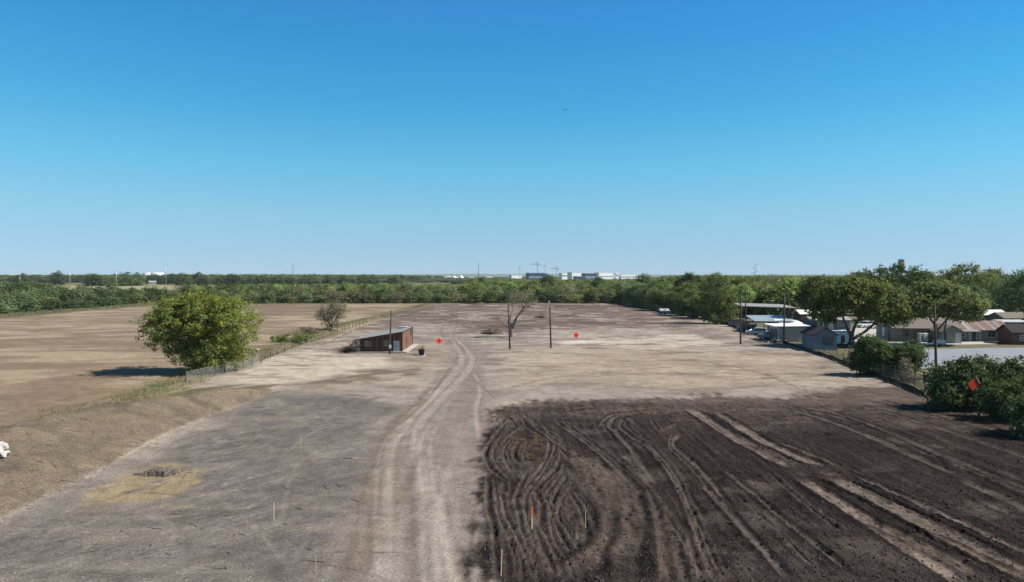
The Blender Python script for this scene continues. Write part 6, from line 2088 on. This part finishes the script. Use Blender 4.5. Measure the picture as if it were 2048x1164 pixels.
far_block('white_block', 'white building on the far left skyline', 14, 26, 2400, z_at(548.5, 2400), M['white'], 20, [(10, 14, M['bluebld2'])])
far_block('white_block', 'white shed in the woods below the white tanks', 298, 312, 1080, 4.6, M['white'], 14, [(1, 3, M['glass'])])
def crane(label, u, D, ztop, jib, rz):
    t = thing('tower_crane', label, 'crane', (X(u, D), D, 0), rz, 'tower cranes')
    def lattice(a, b, w_):
        mb = MB()
        a, b = Vector(a), Vector(b)
        d = (b - a).normalized()
        s = d.cross(Vector((0, 1, 0))).normalized() * w_ / 2
        q = Vector((0, w_ / 2, 0))
        for sg in (s + q, s - q, -s + q, -s - q):
            mb.tube([a + sg, b + sg], .22, 4)
        n = int((b - a).length / 3)
        for i in range(n):
            p0, p1 = a.lerp(b, i / n), a.lerp(b, (i + 1) / n)
            k = 1 if i % 2 else -1
            mb.tube([p0 + s * k - q, p1 - s * k - q], .16, 3)
            mb.tube([p0 + s * k + q, p1 - s * k + q], .16, 3)
        return mb
    lattice((0, 0, 0), (0, 0, ztop - 5), 2.2).build('mast', M['crane'], t)
    lattice((0, 0, ztop - 6), (jib, 0, ztop - 6), 1.6).build('jib', M['crane'], t)
    lattice((0, 0, ztop - 6), (-jib * .32, 0, ztop - 6), 1.6).build('counter_jib', M['crane'], t)
    lattice((0, 0, ztop - 5), (0, 0, ztop), 1.2).build('tower_top', M['crane'], t)
    MB().tube([(0, 0, ztop), (jib * .7, 0, ztop - 5.4)], .15, 4).tube([(0, 0, ztop), (-jib * .28, 0, ztop - 5.4)], .15, 4).build('tie_bar', M['dsteel'], t)
    MB().box(-jib * .32 - 1.5, -jib * .32 + 1.5, -1, 1, ztop - 9, ztop - 6.5).build('counterweight', M['concrete'], t)
    MB().box(-1.0, 1.0, -2.4, -1.15, ztop - 8.6, ztop - 6.4).build('cab', M['white'], t)
crane('short tower crane left of the dark blue terminal', 1040, 1900, z_at(531, 1900), 22, 1.35)
crane('tallest tower crane over the dark blue terminal', 1075, 1900, z_at(524, 1900), 34, 2.2)
crane('dark tower crane right of the tallest crane', 1091, 1850, z_at(526, 1850), 24, 1.1)
crane('short tower crane left of the white terminal hall', 1113, 2000, z_at(533, 2000), 24, 2.4)
# control tower
Dt = 2000
t = thing('control_tower', 'grey airport control tower rising above the right-hand trees', 'tower', (X(1802, Dt), Dt, 0))
zt = z_at(517, Dt)
MB().lathe([(6.5, 0), (6.0, zt - 22), (5.6, zt - 16)], 12).build('shaft', M['concrete'], t)
MB().lathe([(5.6, zt - 15.9), (9.2, zt - 12), (9.2, zt - 9.5), (7.5, zt - 9.4)], 12).build('gallery', M['galv'], t)
MB().lathe([(7.2, zt - 9.3), (8.6, zt - 4.4)], 12).build('cab_glass', M['glass'], t)
MB().lathe([(8.9, zt - 4.3), (8.9, zt - 2.8), (5, zt - 1.6), (.3, zt - 1.2)], 12).build('roof', M['galv'], t)
MB().tube([(0, 0, zt - 1.3), (0, 0, zt + 3)], .3, 5).build('antenna', M['dsteel'], t)
# far-off town: small pale buildings strewn along the horizon
rr = random.Random(17)
k = 0
TONE = ['white', 'offwhite', 'galv', 'white', 'tan']
for i in range(52):
    u = [rr.uniform(600, 1000), rr.uniform(420, 620), rr.uniform(780, 1030)][i % 3]
    D = rr.uniform(2300, 4200)
    w_ = rr.uniform(10, 34)
    hgt = rr.uniform(5, 10)
    m_ = M[rr.choice(TONE)]
    t = thing('distant_building', 'tiny pale building of the far-off town on the horizon', 'building', (X(u, D), D, 0), rr.uniform(-.5, .5), 'far-off town buildings')
    MB().box(-w_ / 2, w_ / 2, -6, 6, 0, hgt).build('wall', m_, t)
    MB().prism([(-6.6, hgt + .02), (6.6, hgt + .02), (0, hgt + rr.uniform(1, 3))], 'x', -w_ / 2 - .5, w_ / 2 + .5).build('roof', M[rr.choice(['white', 'galv', 'shingle'])], t)
# low hills closing the horizon
hv, hf = [], []
hx_ = np.linspace(-13000, 13000, 180)
for i, x in enumerate(hx_):
    z = 22 + 34 * float(fbm(np.array([x * .0006]), np.array([3.3]), 12, 4)[0])
    hv += [(x, 10800, -5), (x, 11600, z), (x, 12800, -5)]
for i in range(len(hx_) - 1):
    a = 3 * i
    hf += [(a, a + 3, a + 4, a + 1), (a + 1, a + 4, a + 5, a + 2)]
o = MB().add(hv, hf).build('hills', mat('far_hills', (0.09, 0.10, 0.06), .95, .3, .002), None, True)
tag(o, 'low blue hills along the horizon', kind='structure')
# soaring bird
bd_ = 190.0
bx_, bz_ = X(1131, bd_), CAM_H + (HORIZON - 221) / FPX * bd_
t = thing('bird', 'dark bird soaring alone in the blue sky', 'bird', (bx_, bd_, bz_), .3)
b = MB()
vs, fs = [], []
secs = [(-.95, .05, .20, .05, .005), (-.6, .02, .24, .12, .012), (-.25, -.02, .22, .17, .02), (0, -.04, .42, .20, .07), (.25, 0, .22, .17, .02), (.6, .16, .24, .12, .012), (.95, .36, .20, .05, .005)]
for x, z, yb, yf, th in secs:
    vs += [(x, -yb, z), (x, 0, z + th), (x, yf, z), (x, 0, z - th)]
for i in range(len(secs) - 1):
    for k in range(4):
        q = (k + 1) % 4
        fs.append((4 * i + k, 4 * i + q, 4 * i + 4 + q, 4 * i + 4 + k))
fs += [(0, 1, 2, 3), (27, 26, 25, 24)]
b.add(vs, fs)
b.tube([(0, .15, -.03), (0, .33, -.02), (0, .40, -.03)], [.06, .05, .01], 6)
b.build('body', M['feather'], t)

# ---------------------------------------------------------------- air
hz = MB().box(-14000, 14000, -300, 14200, -8, 130).build('haze', None)
hm = bpy.data.materials.new('haze')
hm.use_nodes = True
hn = hm.node_tree
hn.nodes.clear()
ho = hn.nodes.new('ShaderNodeOutputMaterial')
hp = hn.nodes.new('ShaderNodeVolumePrincipled')
hp.inputs['Color'].default_value = (0.80, 0.92, 1.0, 1)
hp.inputs['Density'].default_value = 0.00005
hp.inputs['Anisotropy'].default_value = 0.0
hn.links.new(hp.outputs[0], ho.inputs['Volume'])
hz.data.materials.append(hm)
tag(hz, 'thin bluish haze in the air', kind='stuff')
